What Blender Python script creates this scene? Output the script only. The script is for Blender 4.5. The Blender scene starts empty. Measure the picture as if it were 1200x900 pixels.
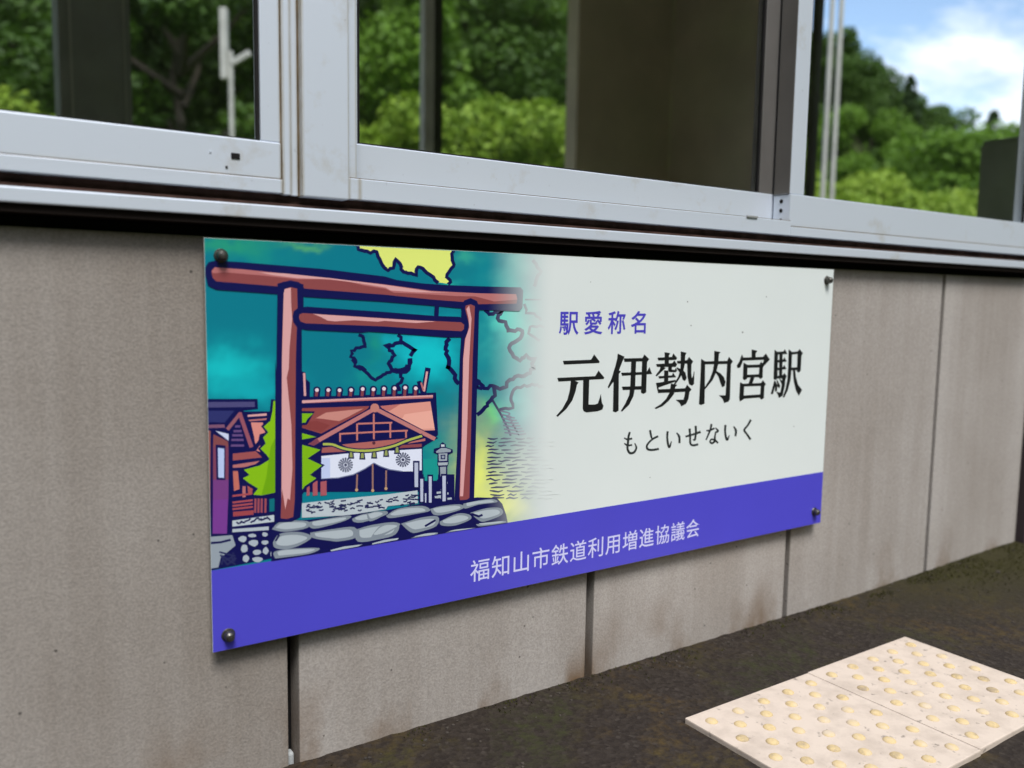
import bpy, bmesh, math, random
import numpy as np
from mathutils import Matrix, Vector, noise
from mathutils.geometry import tessellate_polygon

random.seed(7)
sc = bpy.context.scene
C = sc.collection
R = math.radians

# ------------------------------------------------------------------ camera
CAM = Vector((-0.2645, -1.0629, 0.6472))
F_PX, YAW, PITCH, ROLL = 990.46, 0.59195, -0.10139, 0.01539
fw = Vector((math.sin(YAW)*math.cos(PITCH), math.cos(YAW)*math.cos(PITCH), math.sin(PITCH)))
rt0 = Vector((math.cos(YAW), -math.sin(YAW), 0)); up0 = rt0.cross(fw)
rt = rt0*math.cos(ROLL) + up0*math.sin(ROLL)
up = up0*math.cos(ROLL) - rt0*math.sin(ROLL)
cd = bpy.data.cameras.new('camera'); cam = bpy.data.objects.new('camera', cd); C.objects.link(cam)
M = Matrix((rt, up, -fw)).transposed().to_4x4(); M.translation = CAM
cam.matrix_world = M
cd.sensor_width = 36.0; cd.lens = F_PX/1200*36.0
cd.clip_start = 0.02; cd.clip_end = 900
cd.dof.use_dof = True; cd.dof.focus_distance = 1.28; cd.dof.aperture_fstop = 2.7
sc.camera = cam

# ------------------------------------------------------------------ world and sun
SUN_EL, SUN_AZ = 58, 196          # azimuth clockwise from +Y; the sun stands behind the camera
w = bpy.data.worlds.new('World'); sc.world = w; w.use_nodes = True
nt = w.node_tree; nt.nodes.clear()
N = lambda t, **k: _node(nt, t, **k)
def _node(tree, t, **k):
    n = tree.nodes.new(t)
    for a, v in k.items():
        if a.startswith('i_'): n.inputs[a[2:].replace('_', ' ')].default_value = v
        else: setattr(n, a, v)
    return n
sky = N('ShaderNodeTexSky', sky_type='NISHITA', sun_disc=False, sun_elevation=R(SUN_EL), sun_rotation=R(SUN_AZ), air_density=1.0, dust_density=0.6)
tc = N('ShaderNodeTexCoord')
mp = N('ShaderNodeMapping'); mp.inputs['Scale'].default_value = (1, 1, 1.9); mp.inputs['Location'].default_value = (0.55, 0.32, 0.1)
cn = N('ShaderNodeTexNoise', i_Scale=3.1, i_Detail=9.0, i_Roughness=0.58, i_Distortion=0.25)
cr = N('ShaderNodeValToRGB'); cr.color_ramp.elements[0].position = 0.43; cr.color_ramp.elements[1].position = 0.56
cn2 = N('ShaderNodeTexNoise', i_Scale=9.0, i_Detail=6.0, i_Roughness=0.6)
cr2 = N('ShaderNodeValToRGB')
cr2.color_ramp.elements[0].position = 0.3; cr2.color_ramp.elements[0].color = (4.6, 4.9, 5.5, 1)
cr2.color_ramp.elements[1].position = 0.68; cr2.color_ramp.elements[1].color = (8.2, 8.2, 8.4, 1)
mx = N('ShaderNodeMix', data_type='RGBA')
bg = N('ShaderNodeBackground', i_Strength=0.1); ow = N('ShaderNodeOutputWorld')
L = nt.links.new
L(tc.outputs['Generated'], mp.inputs['Vector']); L(mp.outputs[0], cn.inputs['Vector']); L(mp.outputs[0], cn2.inputs['Vector'])
L(cn.outputs['Fac'], cr.inputs[0]); L(cn2.outputs['Fac'], cr2.inputs[0])
L(cr.outputs[0], mx.inputs[0]); L(sky.outputs[0], mx.inputs[6]); L(cr2.outputs[0], mx.inputs[7])
L(mx.outputs[2], bg.inputs[0]); L(bg.outputs[0], ow.inputs[0])
sl = bpy.data.lights.new('sun', 'SUN'); sl.energy = 1.5; sl.angle = R(20); sl.color = (1, 0.98, 0.95)
so = bpy.data.objects.new('sun', sl); C.objects.link(so)
so.rotation_euler = (R(90-SUN_EL), 0, R(180-SUN_AZ) + math.pi*0)
so.matrix_world = Matrix.Translation((0, -5, 8)) @ Vector((math.sin(R(SUN_AZ))*math.cos(R(SUN_EL)), math.cos(R(SUN_AZ))*math.cos(R(SUN_EL)), math.sin(R(SUN_EL)))).to_track_quat('Z', 'Y').to_matrix().to_4x4()
vs = sc.view_settings; vs.view_transform = 'Standard'; vs.look = 'None'; vs.gamma = 1; vs.exposure = 1.34; vs.use_curve_mapping = False

# ------------------------------------------------------------------ helpers
def lin(c):
    return tuple((x/255/12.92 if x/255 <= .04045 else ((x/255+.055)/1.055)**2.4) for x in c)
def mat(name):
    m = bpy.data.materials.new(name); m.use_nodes = True
    t = m.node_tree; b = t.nodes['Principled BSDF']
    return m, t, b
def plain(name, col, rough=.5, metal=0, bump=0, bscale=200, var=.12, vscale=9, spec=.5):
    m, t, b = mat(name); n = lambda k, **a: _node(t, k, **a)
    c = n('ShaderNodeTexCoord'); no = n('ShaderNodeTexNoise', i_Scale=vscale, i_Detail=6.0)
    t.links.new(c.outputs['Object'], no.inputs['Vector'])
    rp = n('ShaderNodeMapRange'); rp.inputs['From Min'].default_value = .3; rp.inputs['From Max'].default_value = .7
    rp.inputs['To Min'].default_value = 1-var; rp.inputs['To Max'].default_value = 1+var
    t.links.new(no.outputs['Fac'], rp.inputs[0])
    mu = n('ShaderNodeVectorMath', operation='SCALE'); mu.inputs[0].default_value = col[:3]
    t.links.new(rp.outputs[0], mu.inputs['Scale']); t.links.new(mu.outputs[0], b.inputs['Base Color'])
    b.inputs['Roughness'].default_value = rough; b.inputs['Metallic'].default_value = metal; b.inputs['Specular IOR Level'].default_value = spec
    if bump:
        n2 = n('ShaderNodeTexNoise', i_Scale=bscale, i_Detail=4.0); t.links.new(c.outputs['Object'], n2.inputs['Vector'])
        bp = n('ShaderNodeBump', i_Strength=bump, i_Distance=.002); t.links.new(n2.outputs['Fac'], bp.inputs['Height']); t.links.new(bp.outputs[0], b.inputs['Normal'])
    return m
def put(name, me, m, parent=None, **props):
    o = bpy.data.objects.new(name, me); C.objects.link(o)
    if m: me.materials.clear(); me.materials.append(m)
    if parent: o.parent = parent
    for k, v in props.items(): o[k] = v
    return o
def bm_mesh(bm, name, smooth=False):
    me = bpy.data.meshes.new(name); bm.to_mesh(me); bm.free()
    if smooth:
        for p in me.polygons: p.use_smooth = True
    return me
def addbox(bm, x0, x1, y0, y1, z0, z1, bev=0):
    b2 = bmesh.new(); bmesh.ops.create_cube(b2, size=1)
    for v in b2.verts: v.co = Vector((x0+(v.co.x+.5)*(x1-x0), y0+(v.co.y+.5)*(y1-y0), z0+(v.co.z+.5)*(z1-z0)))
    if bev: bmesh.ops.bevel(b2, geom=b2.edges[:], offset=bev, segments=2, affect='EDGES', profile=.6)
    t = bpy.data.meshes.new('t'); b2.to_mesh(t); b2.free(); bm.from_mesh(t); bpy.data.meshes.remove(t)
def box(name, x0, x1, y0, y1, z0, z1, m, parent=None, bev=0, **props):
    bm = bmesh.new(); addbox(bm, x0, x1, y0, y1, z0, z1, bev)
    return put(name, bm_mesh(bm, name), m, parent, **props)
def lathe(bm, prof, center, axis='Z', seg=20):
    rings = []
    for r, h in prof:
        ring = []
        for i in range(seg):
            a = 2*math.pi*i/seg
            if axis == 'Z': co = (r*math.cos(a), r*math.sin(a), h)
            else: co = (r*math.cos(a), -h, r*math.sin(a))
            ring.append(bm.verts.new(Vector(center)+Vector(co)))
        rings.append(ring)
    for a, b in zip(rings, rings[1:]):
        for i in range(seg): bm.faces.new((a[i], a[(i+1) % seg], b[(i+1) % seg], b[i]))
    bm.faces.new(rings[0][::-1]); bm.faces.new(rings[-1])
    bmesh.ops.recalc_face_normals(bm, faces=bm.faces[:])
def empty(name, loc, **props):
    o = bpy.data.objects.new(name, None); C.objects.link(o); o.location = loc; o.empty_display_size = .1
    for k, v in props.items(): o[k] = v
    return o
def tube(bm, pts, r, seg=8):
    prev = None
    for i, p in enumerate(pts):
        p = Vector(p); d = (Vector(pts[min(i+1, len(pts)-1)])-Vector(pts[max(i-1, 0)])).normalized()
        a = d.orthogonal().normalized(); b = d.cross(a)
        rr = r[i] if isinstance(r, (list, tuple)) else r
        ring = [bm.verts.new(p+rr*(a*math.cos(2*math.pi*k/seg)+b*math.sin(2*math.pi*k/seg))) for k in range(seg)]
        if prev:
            best = min(range(seg), key=lambda s: (ring[s].co-prev[0].co).length)
            ring = ring[best:]+ring[:best]
            for k in range(seg): bm.faces.new((prev[k], prev[(k+1) % seg], ring[(k+1) % seg], ring[k]))
        prev = ring

# ------------------------------------------------------------------ materials of the place
def concrete():
    m, t, b = mat('weathered_concrete'); n = lambda k, **a: _node(t, k, **a); l = t.links.new
    g = n('ShaderNodeNewGeometry')
    def mapped(s, loc=(0, 0, 0)):
        q = n('ShaderNodeMapping'); q.inputs['Scale'].default_value = s; q.inputs['Location'].default_value = loc
        l(g.outputs['Position'], q.inputs['Vector']); return q
    a = n('ShaderNodeTexNoise', i_Scale=1.0, i_Detail=7.0, i_Roughness=.6); l(mapped((11, 11, .55)).outputs[0], a.inputs['Vector'])      # rain streaks
    a2 = n('ShaderNodeTexNoise', i_Scale=1.0, i_Detail=5.0, i_Roughness=.6); l(mapped((75, 75, 2.2)).outputs[0], a2.inputs['Vector'])
    c = n('ShaderNodeTexNoise', i_Scale=3.2, i_Detail=6.0, i_Roughness=.62); l(mapped((1, 1, 1), (3.1, 0, 1.3)).outputs[0], c.inputs['Vector'])   # blotches
    f = n('ShaderNodeTexNoise', i_Scale=330.0, i_Detail=3.0); l(g.outputs['Position'], f.inputs['Vector'])
    r1 = n('ShaderNodeValToRGB'); e = r1.color_ramp.elements
    e[0].position = .34; e[0].color = (.315, .275, .24, 1); e[1].position = .62; e[1].color = (.44, .402, .37, 1)
    mx1 = n('ShaderNodeMath', operation='MULTIPLY_ADD'); mx1.inputs[1].default_value = .5; l(a.outputs['Fac'], mx1.inputs[0])
    mx2 = n('ShaderNodeMath', operation='MULTIPLY_ADD'); mx2.inputs[1].default_value = .38; l(c.outputs['Fac'], mx2.inputs[0])
    mx3 = n('ShaderNodeMath', operation='MULTIPLY'); mx3.inputs[1].default_value = .12; l(a2.outputs['Fac'], mx3.inputs[0])
    l(mx3.outputs[0], mx2.inputs[2]); l(mx2.outputs[0], mx1.inputs[2]); l(mx1.outputs[0], r1.inputs[0])
    fr = n('ShaderNodeMapRange'); fr.inputs['From Min'].default_value = .3; fr.inputs['From Max'].default_value = .7; fr.inputs['To Min'].default_value = .84; fr.inputs['To Max'].default_value = 1.14
    l(f.outputs['Fac'], fr.inputs[0])
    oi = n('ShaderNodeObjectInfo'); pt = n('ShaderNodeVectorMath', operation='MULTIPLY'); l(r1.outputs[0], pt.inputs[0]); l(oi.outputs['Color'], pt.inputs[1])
    sc1 = n('ShaderNodeVectorMath', operation='SCALE'); l(pt.outputs[0], sc1.inputs[0]); l(fr.outputs[0], sc1.inputs['Scale'])
    # pin holes
    vo = n('ShaderNodeTexVoronoi', i_Scale=26.0); l(g.outputs['Position'], vo.inputs['Vector'])
    pr = n('ShaderNodeMapRange'); pr.inputs['From Min'].default_value = .035; pr.inputs['From Max'].default_value = .06; pr.inputs['To Min'].default_value = .35; pr.inputs['To Max'].default_value = 1
    l(vo.outputs['Distance'], pr.inputs[0])
    sc2 = n('ShaderNodeVectorMath', operation='SCALE'); l(sc1.outputs[0], sc2.inputs[0]); l(pr.outputs[0], sc2.inputs['Scale'])
    # rusty splash stains near the foot
    sx = n('ShaderNodeSeparateXYZ'); l(g.outputs['Position'], sx.inputs[0])
    zr = n('ShaderNodeMapRange'); zr.inputs['From Min'].default_value = .0; zr.inputs['From Max'].default_value = .12; zr.inputs['To Min'].default_value = 1.0; zr.inputs['To Max'].default_value = 0
    l(sx.outputs['Z'], zr.inputs[0])
    st = n('ShaderNodeTexNoise', i_Scale=9.0, i_Detail=6.0); l(mapped((1, 1, .5), (9, 2, 0)).outputs[0], st.inputs['Vector'])
    sr = n('ShaderNodeMapRange'); sr.inputs['From Min'].default_value = .5; sr.inputs['From Max'].default_value = .68; l(st.outputs['Fac'], sr.inputs[0])
    sm = n('ShaderNodeMath', operation='MULTIPLY'); l(zr.outputs[0], sm.inputs[0]); l(sr.outputs[0], sm.inputs[1])
    mix = n('ShaderNodeMix', data_type='RGBA'); l(sm.outputs[0], mix.inputs[0]); l(sc2.outputs[0], mix.inputs[6]); mix.inputs[7].default_value = (.16, .1, .055, 1)
    l(mix.outputs[2], b.inputs['Base Color']); b.inputs['Roughness'].default_value = .88; b.inputs['Specular IOR Level'].default_value = .25
    bp = n('ShaderNodeBump', i_Strength=.35, i_Distance=.0015); l(f.outputs['Fac'], bp.inputs['Height']); l(bp.outputs[0], b.inputs['Normal'])
    return m
def aluminium():
    m, t, b = mat('aged_aluminium'); n = lambda k, **a: _node(t, k, **a); l = t.links.new
    g = n('ShaderNodeNewGeometry')
    q = n('ShaderNodeMapping'); q.inputs['Scale'].default_value = (1, 1, 1); l(g.outputs['Position'], q.inputs['Vector'])
    a = n('ShaderNodeTexNoise', i_Scale=9.0, i_Detail=8.0, i_Roughness=.65); l(q.outputs[0], a.inputs['Vector'])
    r = n('ShaderNodeValToRGB'); e = r.color_ramp.elements
    e[0].position = .25; e[0].color = (.58, .57, .55, 1); e[1].position = .42; e[1].color = (.70, .755, .84, 1)
    l(a.outputs['Fac'], r.inputs[0])
    v = n('ShaderNodeTexNoise', i_Scale=120.0, i_Detail=3.0); l(g.outputs['Position'], v.inputs['Vector'])
    vr = n('ShaderNodeMapRange'); vr.inputs['From Min'].default_value = .2; vr.inputs['From Max'].default_value = .3; vr.inputs['To Min'].default_value = .78; l(v.outputs['Fac'], vr.inputs[0])
    s = n('ShaderNodeVectorMath', operation='SCALE'); l(r.outputs[0], s.inputs[0]); l(vr.outputs[0], s.inputs['Scale'])
    sx = n('ShaderNodeSeparateXYZ'); l(g.outputs['Position'], sx.inputs[0]); last = s.outputs[0]
    dn = n('ShaderNodeTexNoise', i_Scale=18.0, i_Detail=6.0, i_Roughness=.7); l(g.outputs['Position'], dn.inputs['Vector'])
    zs = n('ShaderNodeMath', operation='GREATER_THAN'); l(sx.outputs['Z'], zs.inputs[0]); zs.inputs[1].default_value = .765
    dz = n('ShaderNodeMath', operation='MULTIPLY'); l(zs.outputs[0], dz.inputs[0]); l(dn.outputs['Fac'], dz.inputs[1])
    for xs in (.0968, .1088, .1198, .1845, .2003):      # ochre dirt held in the joints of the frame
        d1 = n('ShaderNodeMath', operation='SUBTRACT'); l(sx.outputs['X'], d1.inputs[0]); d1.inputs[1].default_value = xs
        d2 = n('ShaderNodeMath', operation='ABSOLUTE'); l(d1.outputs[0], d2.inputs[0])
        d3 = n('ShaderNodeMapRange'); d3.inputs['From Min'].default_value = .0004; d3.inputs['From Max'].default_value = .0042; d3.inputs['To Min'].default_value = 1.25; d3.inputs['To Max'].default_value = 0; l(d2.outputs[0], d3.inputs[0])
        d4 = n('ShaderNodeMath', operation='MULTIPLY', use_clamp=True); l(d3.outputs[0], d4.inputs[0]); l(dz.outputs[0], d4.inputs[1])
        dm = n('ShaderNodeMix', data_type='RGBA'); l(d4.outputs[0], dm.inputs[0]); l(last, dm.inputs[6]); dm.inputs[7].default_value = (.36, .29, .17, 1); last = dm.outputs[2]
    l(last, b.inputs['Base Color'])
    b.inputs['Metallic'].default_value = .3; b.inputs['Roughness'].default_value = .36
    return m
M_conc = concrete(); M_alu = aluminium()
M_groove = plain('rusty_brown_groove', (.05, .028, .022), .9, var=.5, vscale=40, spec=.1)
M_seam = plain('ochre_dirt_seam', (.13, .095, .055), .9, var=.6, vscale=25, spec=.1)
M_black = plain('black_rubber', (.012, .011, .011), .8, spec=.2)
M_soffit = plain('dark_soffit', (.018, .013, .011), .9, spec=.1)
M_brown = plain('brown_board', (.60, .50, .36), .75, var=.12, vscale=3, spec=.2)
M_brown2 = plain('tan_board', (.68, .58, .45), .75, var=.12, vscale=3, spec=.2)
M_dpost = plain('dark_steel_post', (.035, .025, .028), .6, spec=.3)
M_floor = plain('room_concrete_floor', (.36, .34, .31), .8)
M_ceil = plain('room_ceiling_board', (.72, .70, .66), .8)
M_plaster = plain('outer_plaster', (.42, .40, .36), .85, bump=.2)
M_roof = plain('roof_sheet', (.1, .1, .11), .6)
M_bolt = plain('dull_bolt_steel', (.10, .095, .085), .38, metal=.75, var=.35, vscale=90)
M_cab = plain('grey_painted_metal', (.30, .31, .30), .5, spec=.4)
M_palemetal = plain('galvanised_steel', (.55, .55, .52), .5, metal=.2)
M_sealant = plain('pale_sealant', (.45, .47, .47), .6)
def glass_mat():
    m = bpy.data.materials.new('window_glass'); m.use_nodes = True; t = m.node_tree; t.nodes.clear(); n = lambda k, **a: _node(t, k, **a); l = t.links.new
    tr = n('ShaderNodeBsdfTransparent'); tr.inputs[0].default_value = (.985, .99, .985, 1)
    gl = n('ShaderNodeBsdfGlossy', i_Roughness=.015); lw = n('ShaderNodeLayerWeight', i_Blend=.5)
    pw = n('ShaderNodeMath', operation='POWER'); pw.inputs[1].default_value = 5; l(lw.outputs['Facing'], pw.inputs[0])
    fz = n('ShaderNodeMath', operation='MULTIPLY_ADD'); fz.inputs[1].default_value = .9; fz.inputs[2].default_value = .03; l(pw.outputs[0], fz.inputs[0])
    ms = n('ShaderNodeMixShader'); o = n('ShaderNodeOutputMaterial')
    l(fz.outputs[0], ms.inputs[0]); l(tr.outputs[0], ms.inputs[1]); l(gl.outputs[0], ms.inputs[2]); l(ms.outputs[0], o.inputs[0])
    return m
M_glass = glass_mat()
M_alu_shade = plain('shaded_aluminium', (.16, .15, .14), .45, metal=.3)  # aluminium with the shade put into its colour

# ------------------------------------------------------------------ terrain
def smooth(a, b, x):
    t = min(1, max(0, (x-a)/(b-a))); return t*t*(3-2*t)
def terrain(x, y):
    dx, dy = x-CAM.x, y-CAM.y
    r = math.hypot(dx, dy); az = math.degrees(math.atan2(dx, dy))
    if abs(az) <= 90: k = smooth(70, 46, az) if az > 0 else 1.0
    else: k = 1.0
    r0 = 13 if abs(az) < 90 else 12
    r0 = r0 + (1-k)*10
    slope = .16 + (.52 if abs(az) < 90 else .95)*k  # unseen rear slope made steep to keep sky out of the glass
    h = max(0, r-r0)
    h = slope*(h*h/(h+4.0))
    hm = 38 if abs(az) < 90 else 70
    h = hm*(1-math.exp(-h/hm)) if h > 0 else 0
    if h > 0: h += min(1, h/3)*1.1*noise.noise(Vector((x*.13, y*.13, 2.7)))
    return h
bm = bmesh.new(); rings = []
rad = [0, 3.5, 7, 9, 11, 12] + [13+i*1.6 for i in range(28)] + [62, 72, 90, 130, 220, 420]
NA = 128
for r in rad:
    ring = []
    for k in range(NA):
        a = 2*math.pi*k/NA; x, y = 1+r*math.sin(a), 2+r*math.cos(a)
        ring.append(bm.verts.new((x, y, terrain(x, y)-.06)))
        if r == 0: ring = ring*NA; break
    rings.append(ring)
for a, b in zip(rings, rings[1:]):
    for k in range(NA):
        f = [a[k], a[(k+1) % NA], b[(k+1) % NA], b[k]]
        f = list(dict.fromkeys(f)); bm.faces.new(f)
bmesh.ops.recalc_face_normals(bm, faces=bm.faces[:])
M_hill = plain('forest_floor_green', (.035, .055, .015), .95, var=.5, vscale=.6, spec=.1)
put('hillside', bm_mesh(bm, 'hillside', True), M_hill, kind='structure')

# platform pavement: old mossy asphalt, one displaced sheet
def asphalt():
    m, t, b = mat('old_mossy_asphalt'); n = lambda k, **a: _node(t, k, **a); l = t.links.new
    g = n('ShaderNodeNewGeometry')
    v = n('ShaderNodeTexVoronoi', i_Scale=150.0, i_Randomness=1.0); l(g.outputs['Position'], v.inputs['Vector'])
    sp = n('ShaderNodeSeparateColor'); l(v.outputs['Color'], sp.inputs[0])
    r = n('ShaderNodeValToRGB'); e = r.color_ramp.elements; e[0].color = (.016, .0105, .007, 1); e[1].color = (.031, .022, .0155, 1); e[0].position = .1
    x = e.new(.93); x.color = (.03, .022, .016, 1); e[len(e)-1].color = (.04, .031, .024, 1)
    l(sp.outputs[0], r.inputs[0])
    no = n('ShaderNodeTexNoise', i_Scale=6.5, i_Detail=9.0, i_Roughness=.72); l(g.outputs['Position'], no.inputs['Vector'])
    mr = n('ShaderNodeMapRange'); mr.inputs['From Min'].default_value = .46; mr.inputs['From Max'].default_value = .6; l(no.outputs['Fac'], mr.inputs[0])
    n2 = n('ShaderNodeTexNoise', i_Scale=45.0, i_Detail=6.0, i_Roughness=.7); l(g.outputs['Position'], n2.inputs['Vector'])
    mr2 = n('ShaderNodeMapRange'); mr2.inputs['From Min'].default_value = .42; mr2.inputs['From Max'].default_value = .62; l(n2.outputs['Fac'], mr2.inputs[0])
    mm = n('ShaderNodeMath', operation='MULTIPLY'); l(mr.outputs[0], mm.inputs[0]); l(mr2.outputs[0], mm.inputs[1])
    mc = n('ShaderNodeValToRGB'); q = mc.color_ramp.elements; q[0].color = (.09, .048, .012, 1); q[0].position = .35; q[1].color = (.028, .029, .008, 1); q[1].position = .62
    n3 = n('ShaderNodeTexNoise', i_Scale=3.3, i_Detail=4.0); l(g.outputs['Position'], n3.inputs['Vector']); l(n3.outputs['Fac'], mc.inputs[0])
    mx = n('ShaderNodeMix', data_type='RGBA'); l(mm.outputs[0], mx.inputs[0]); l(r.outputs[0], mx.inputs[6]); l(mc.outputs[0], mx.inputs[7])
    # a mat of moss has spread along the damp end of the wall
    sx = n('ShaderNodeSeparateXYZ'); l(g.outputs['Position'], sx.inputs[0])
    ma = n('ShaderNodeMapRange'); ma.inputs['From Min'].default_value = 1.15; ma.inputs['From Max'].default_value = 2.0; l(sx.outputs['X'], ma.inputs[0])
    mb = n('ShaderNodeMapRange'); mb.inputs['From Min'].default_value = -.34; mb.inputs['From Max'].default_value = -.02; l(sx.outputs['Y'], mb.inputs[0])
    mp1 = n('ShaderNodeMath', operation='MULTIPLY'); l(ma.outputs[0], mp1.inputs[0]); l(mb.outputs[0], mp1.inputs[1])
    mp2 = n('ShaderNodeMath', operation='MULTIPLY_ADD'); mp2.inputs[1].default_value = 1.6; l(mp1.outputs[0], mp2.inputs[0])
    mp3 = n('ShaderNodeMath', operation='SUBTRACT'); mp3.inputs[1].default_value = .62; l(n2.outputs['Fac'], mp3.inputs[0]); l(mp3.outputs[0], mp2.inputs[2]); mp2.use_clamp = True
    mo = n('ShaderNodeMix', data_type='RGBA'); l(mp2.outputs[0], mo.inputs[0]); l(mx.outputs[2], mo.inputs[6]); mo.inputs[7].default_value = (.026, .022, .004, 1)
    mx = mo
    l(mx.outputs[2], b.inputs['Base Color']); b.inputs['Roughness'].default_value = .85; b.inputs['Specular IOR Level'].default_value = .3
    bp = n('ShaderNodeBump', i_Strength=.6, i_Distance=.003); l(v.outputs['Distance'], bp.inputs['Height']); l(bp.outputs[0], b.inputs['Normal'])
    return m
M_asph = asphalt()
def gz(x, y):     # height of the pavement: soil has gathered along the wall foot, a little more to the right
    e = max(0, 1-max(0, .02-y)/.16)
    base = .006*e*e + .017*smooth(1.3, 2.1, x)*smooth(-.35, 0, y)
    return base + .002*noise.noise(Vector((x*9, y*9, 0)))*smooth(.02, -.06, y) + .0016*noise.noise(Vector((x*45, y*45, 3)))*(.4+e) - .004
bm = bmesh.new()
xs = [-9, -5, -2.5, -1.2] + [-.6+i*.011 for i in range(292)] + [2.7, 3.3, 5, 9]
ys = [-5.2, -3, -1.6, -1.1] + [-.72+i*.0095 for i in range(79)]
gv = [[bm.verts.new((x, y, gz(x, y) if -1.2 < x < 2.9 else -.004)) for x in xs] for y in ys]
for i in range(len(ys)-1):
    for j in range(len(xs)-1): bm.faces.new((gv[i][j], gv[i][j+1], gv[i+1][j+1], gv[i+1][j]))
put('platform_pavement', bm_mesh(bm, 'platform_pavement', True), M_asph, kind='structure')

# grit and small stones on the pavement
def pebble_mesh():
    bm = bmesh.new(); rnd = random.Random(3)
    for i in range(240):
        x = rnd.uniform(.2, 2.35); y = rnd.uniform(-.62, .015)
        if rnd.random() < .45: y = .015-abs(rnd.gauss(0, .05))
        if .655 < x < 1.27 and -.49 < y < -.17: continue
        r = rnd.uniform(.0012, .0034)
        if rnd.random() < .02: r *= 2
        ret = bmesh.ops.create_icosphere(bm, subdivisions=1, radius=r)
        for v in ret['verts']:
            v.co = Vector((v.co.x*rnd.uniform(.7, 1.2), v.co.y*rnd.uniform(.7, 1.2), v.co.z*.7)) + Vector((x, y, gz(x, y)+r*.25))
    return bm_mesh(bm, 'grit')
put('grit', pebble_mesh(), plain('grey_grit', (.045, .036, .028), .9, var=.5, vscale=25), kind='stuff', label='loose grit scattered on the mossy pavement', category='grit')
# moss cushions along the wall foot
def moss_mesh():
    bm = bmesh.new(); rnd = random.Random(5)
    for i in range(5200):
        x = rnd.choice([rnd.uniform(1.25, 2.35), rnd.gauss(1.9, .25), rnd.uniform(.15, 2.3)])
        if not .12 < x < 2.4: continue
        y = .017-abs(rnd.gauss(0, .02+.10*smooth(1.4, 2.1, x)))
        if noise.noise(Vector((x*7, y*14, 1))) < -.05-.25*smooth(1.5, 2.1, x): continue
        h = rnd.uniform(.002, .006); a = rnd.uniform(0, 6.28); s = rnd.uniform(.001, .0024)
        b = Vector((x, y, gz(x, y)-.001)); d = Vector((math.cos(a), math.sin(a), 0))*s
        t = b+Vector((rnd.uniform(-.003, .003), rnd.uniform(-.003, .003), h))
        if t.y > .0185: t.y = .0185
        bm.faces.new([bm.verts.new(b-d), bm.verts.new(b+d), bm.verts.new(t)])
    return bm_mesh(bm, 'moss')
put('moss', moss_mesh(), plain('olive_moss', (.034, .034, .007), .95, var=.6, vscale=12, spec=.1), kind='stuff', label='olive green moss tufts along the foot of the wall', category='moss')

# ------------------------------------------------------------------ station building
B = empty('station_building', (0, 0.02, 0), label='small station waiting room with grey concrete panels and aluminium sliding windows', category='building')
B.location = (0, 0, 0)
box('foundation_wall', -1.5, 2.12, .058, .12, -.05, .77, M_black, B)
box('panel_cap_recess', -1.49, 2.09, .052, .0575, .7172, .7305, M_black, B)
JW = .016
joints = [-1.4485, -.9285, -.4085, .1111, .631, 1.1499, 1.6663, 2.09+JW/2]
for i, (a, b) in enumerate(zip(joints, joints[1:])):
    jw = JW if b < 1.3 else .0095
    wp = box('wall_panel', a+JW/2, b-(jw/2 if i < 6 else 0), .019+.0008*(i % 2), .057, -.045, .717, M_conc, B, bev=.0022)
    tone = (.8, .78, .74, .92, .96, .93, .95)[i]; wp.color = (tone, tone*(.985 if i < 3 else 1), tone*(.96 if i < 3 else 1), 1)    # tone set per panel, left ones darker and browner
box('sealant_drip', .1055, .1145, .03, .045, -.02, .013, M_sealant, B, bev=.003)
# sill: projecting aluminium strip, rusty groove over it
box('window_sill', -1.5, 2.05, -.012, .03, .7402, .757, M_alu, B, bev=.0018)
box('sill_soffit', -1.5, 2.04, -.006, .056, .731, .740, M_soffit, B)  # near-black strip between sill and panel tops
box('sill_groove', -1.5, 2.012, .010, .06, .7571, .7735, M_groove, B)
box('groove_bead', -1.5, 2.012, .0, .0098, .7571, .7615, M_groove, B, bev=.001)
# outer window frame
box('frame_base', -1.5, .0965, -.004, .06, .7736, .7905, M_alu, B, bev=.001)
box('frame_jamb', .0974, .1082, -.002, .06, .7725, 1.78, M_alu, B, bev=.0012)
box('frame_jamb', .1093, .1190, .004, .06, .7725, 1.78, M_alu, B, bev=.001)
box('frame_post', .1204, .1836, -.009, .06, .7715, 1.78, M_alu, B, bev=.002)
box('frame_jamb', .1842, .1995, .004, .08, .7800, 1.78, M_alu, B, bev=.0012)
bm = bmesh.new()
addbox(bm, .1842, 1.0805, -.004, .02, .7736, .8008, .0012)
addbox(bm, 1.0806, 2.012, -.004, .02, .7736, .7905, .0012)
addbox(bm, .1842, 2.012, .0201, .09, .7745, .7895, 0)
put('frame_base', bm_mesh(bm, 'frame_base'), M_alu, B)
for q in ((.1845, 1.0803, -.0034, .03, .8008, .8016), (-1.5, .096, -.0034, .02, .7904, .7913), (1.0812, 2.011, -.0034, .02, .7904, .7917), (.1186, .1206, .003, .05, .7726, 1.779), (.1079, .1096, .0045, .05, .7726, 1.779), (.0955, .0977, .003, .05, .7906, 1.779)):
    box('frame_seam', *q, M_seam, B)
box('drain_plug', .955, .984, -.0065, -.0035, .7995, .8035, M_cab, B, bev=.001)
box('frame_head', -1.5, 2.012, -.004, .09, 1.7805, 1.82, M_alu, B, bev=.002)
box('end_post', 2.0135, 2.21, -.006, .022, .7575, 2.6, M_dpost, B, bev=.004)
box('end_post', 2.094, 2.21, -.004, .12, -.04, .7398, M_dpost, B, bev=.004)
box('upper_wall', -1.5, 2.0125, .012, .12, 1.8205, 2.6, M_plaster, B)
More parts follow.
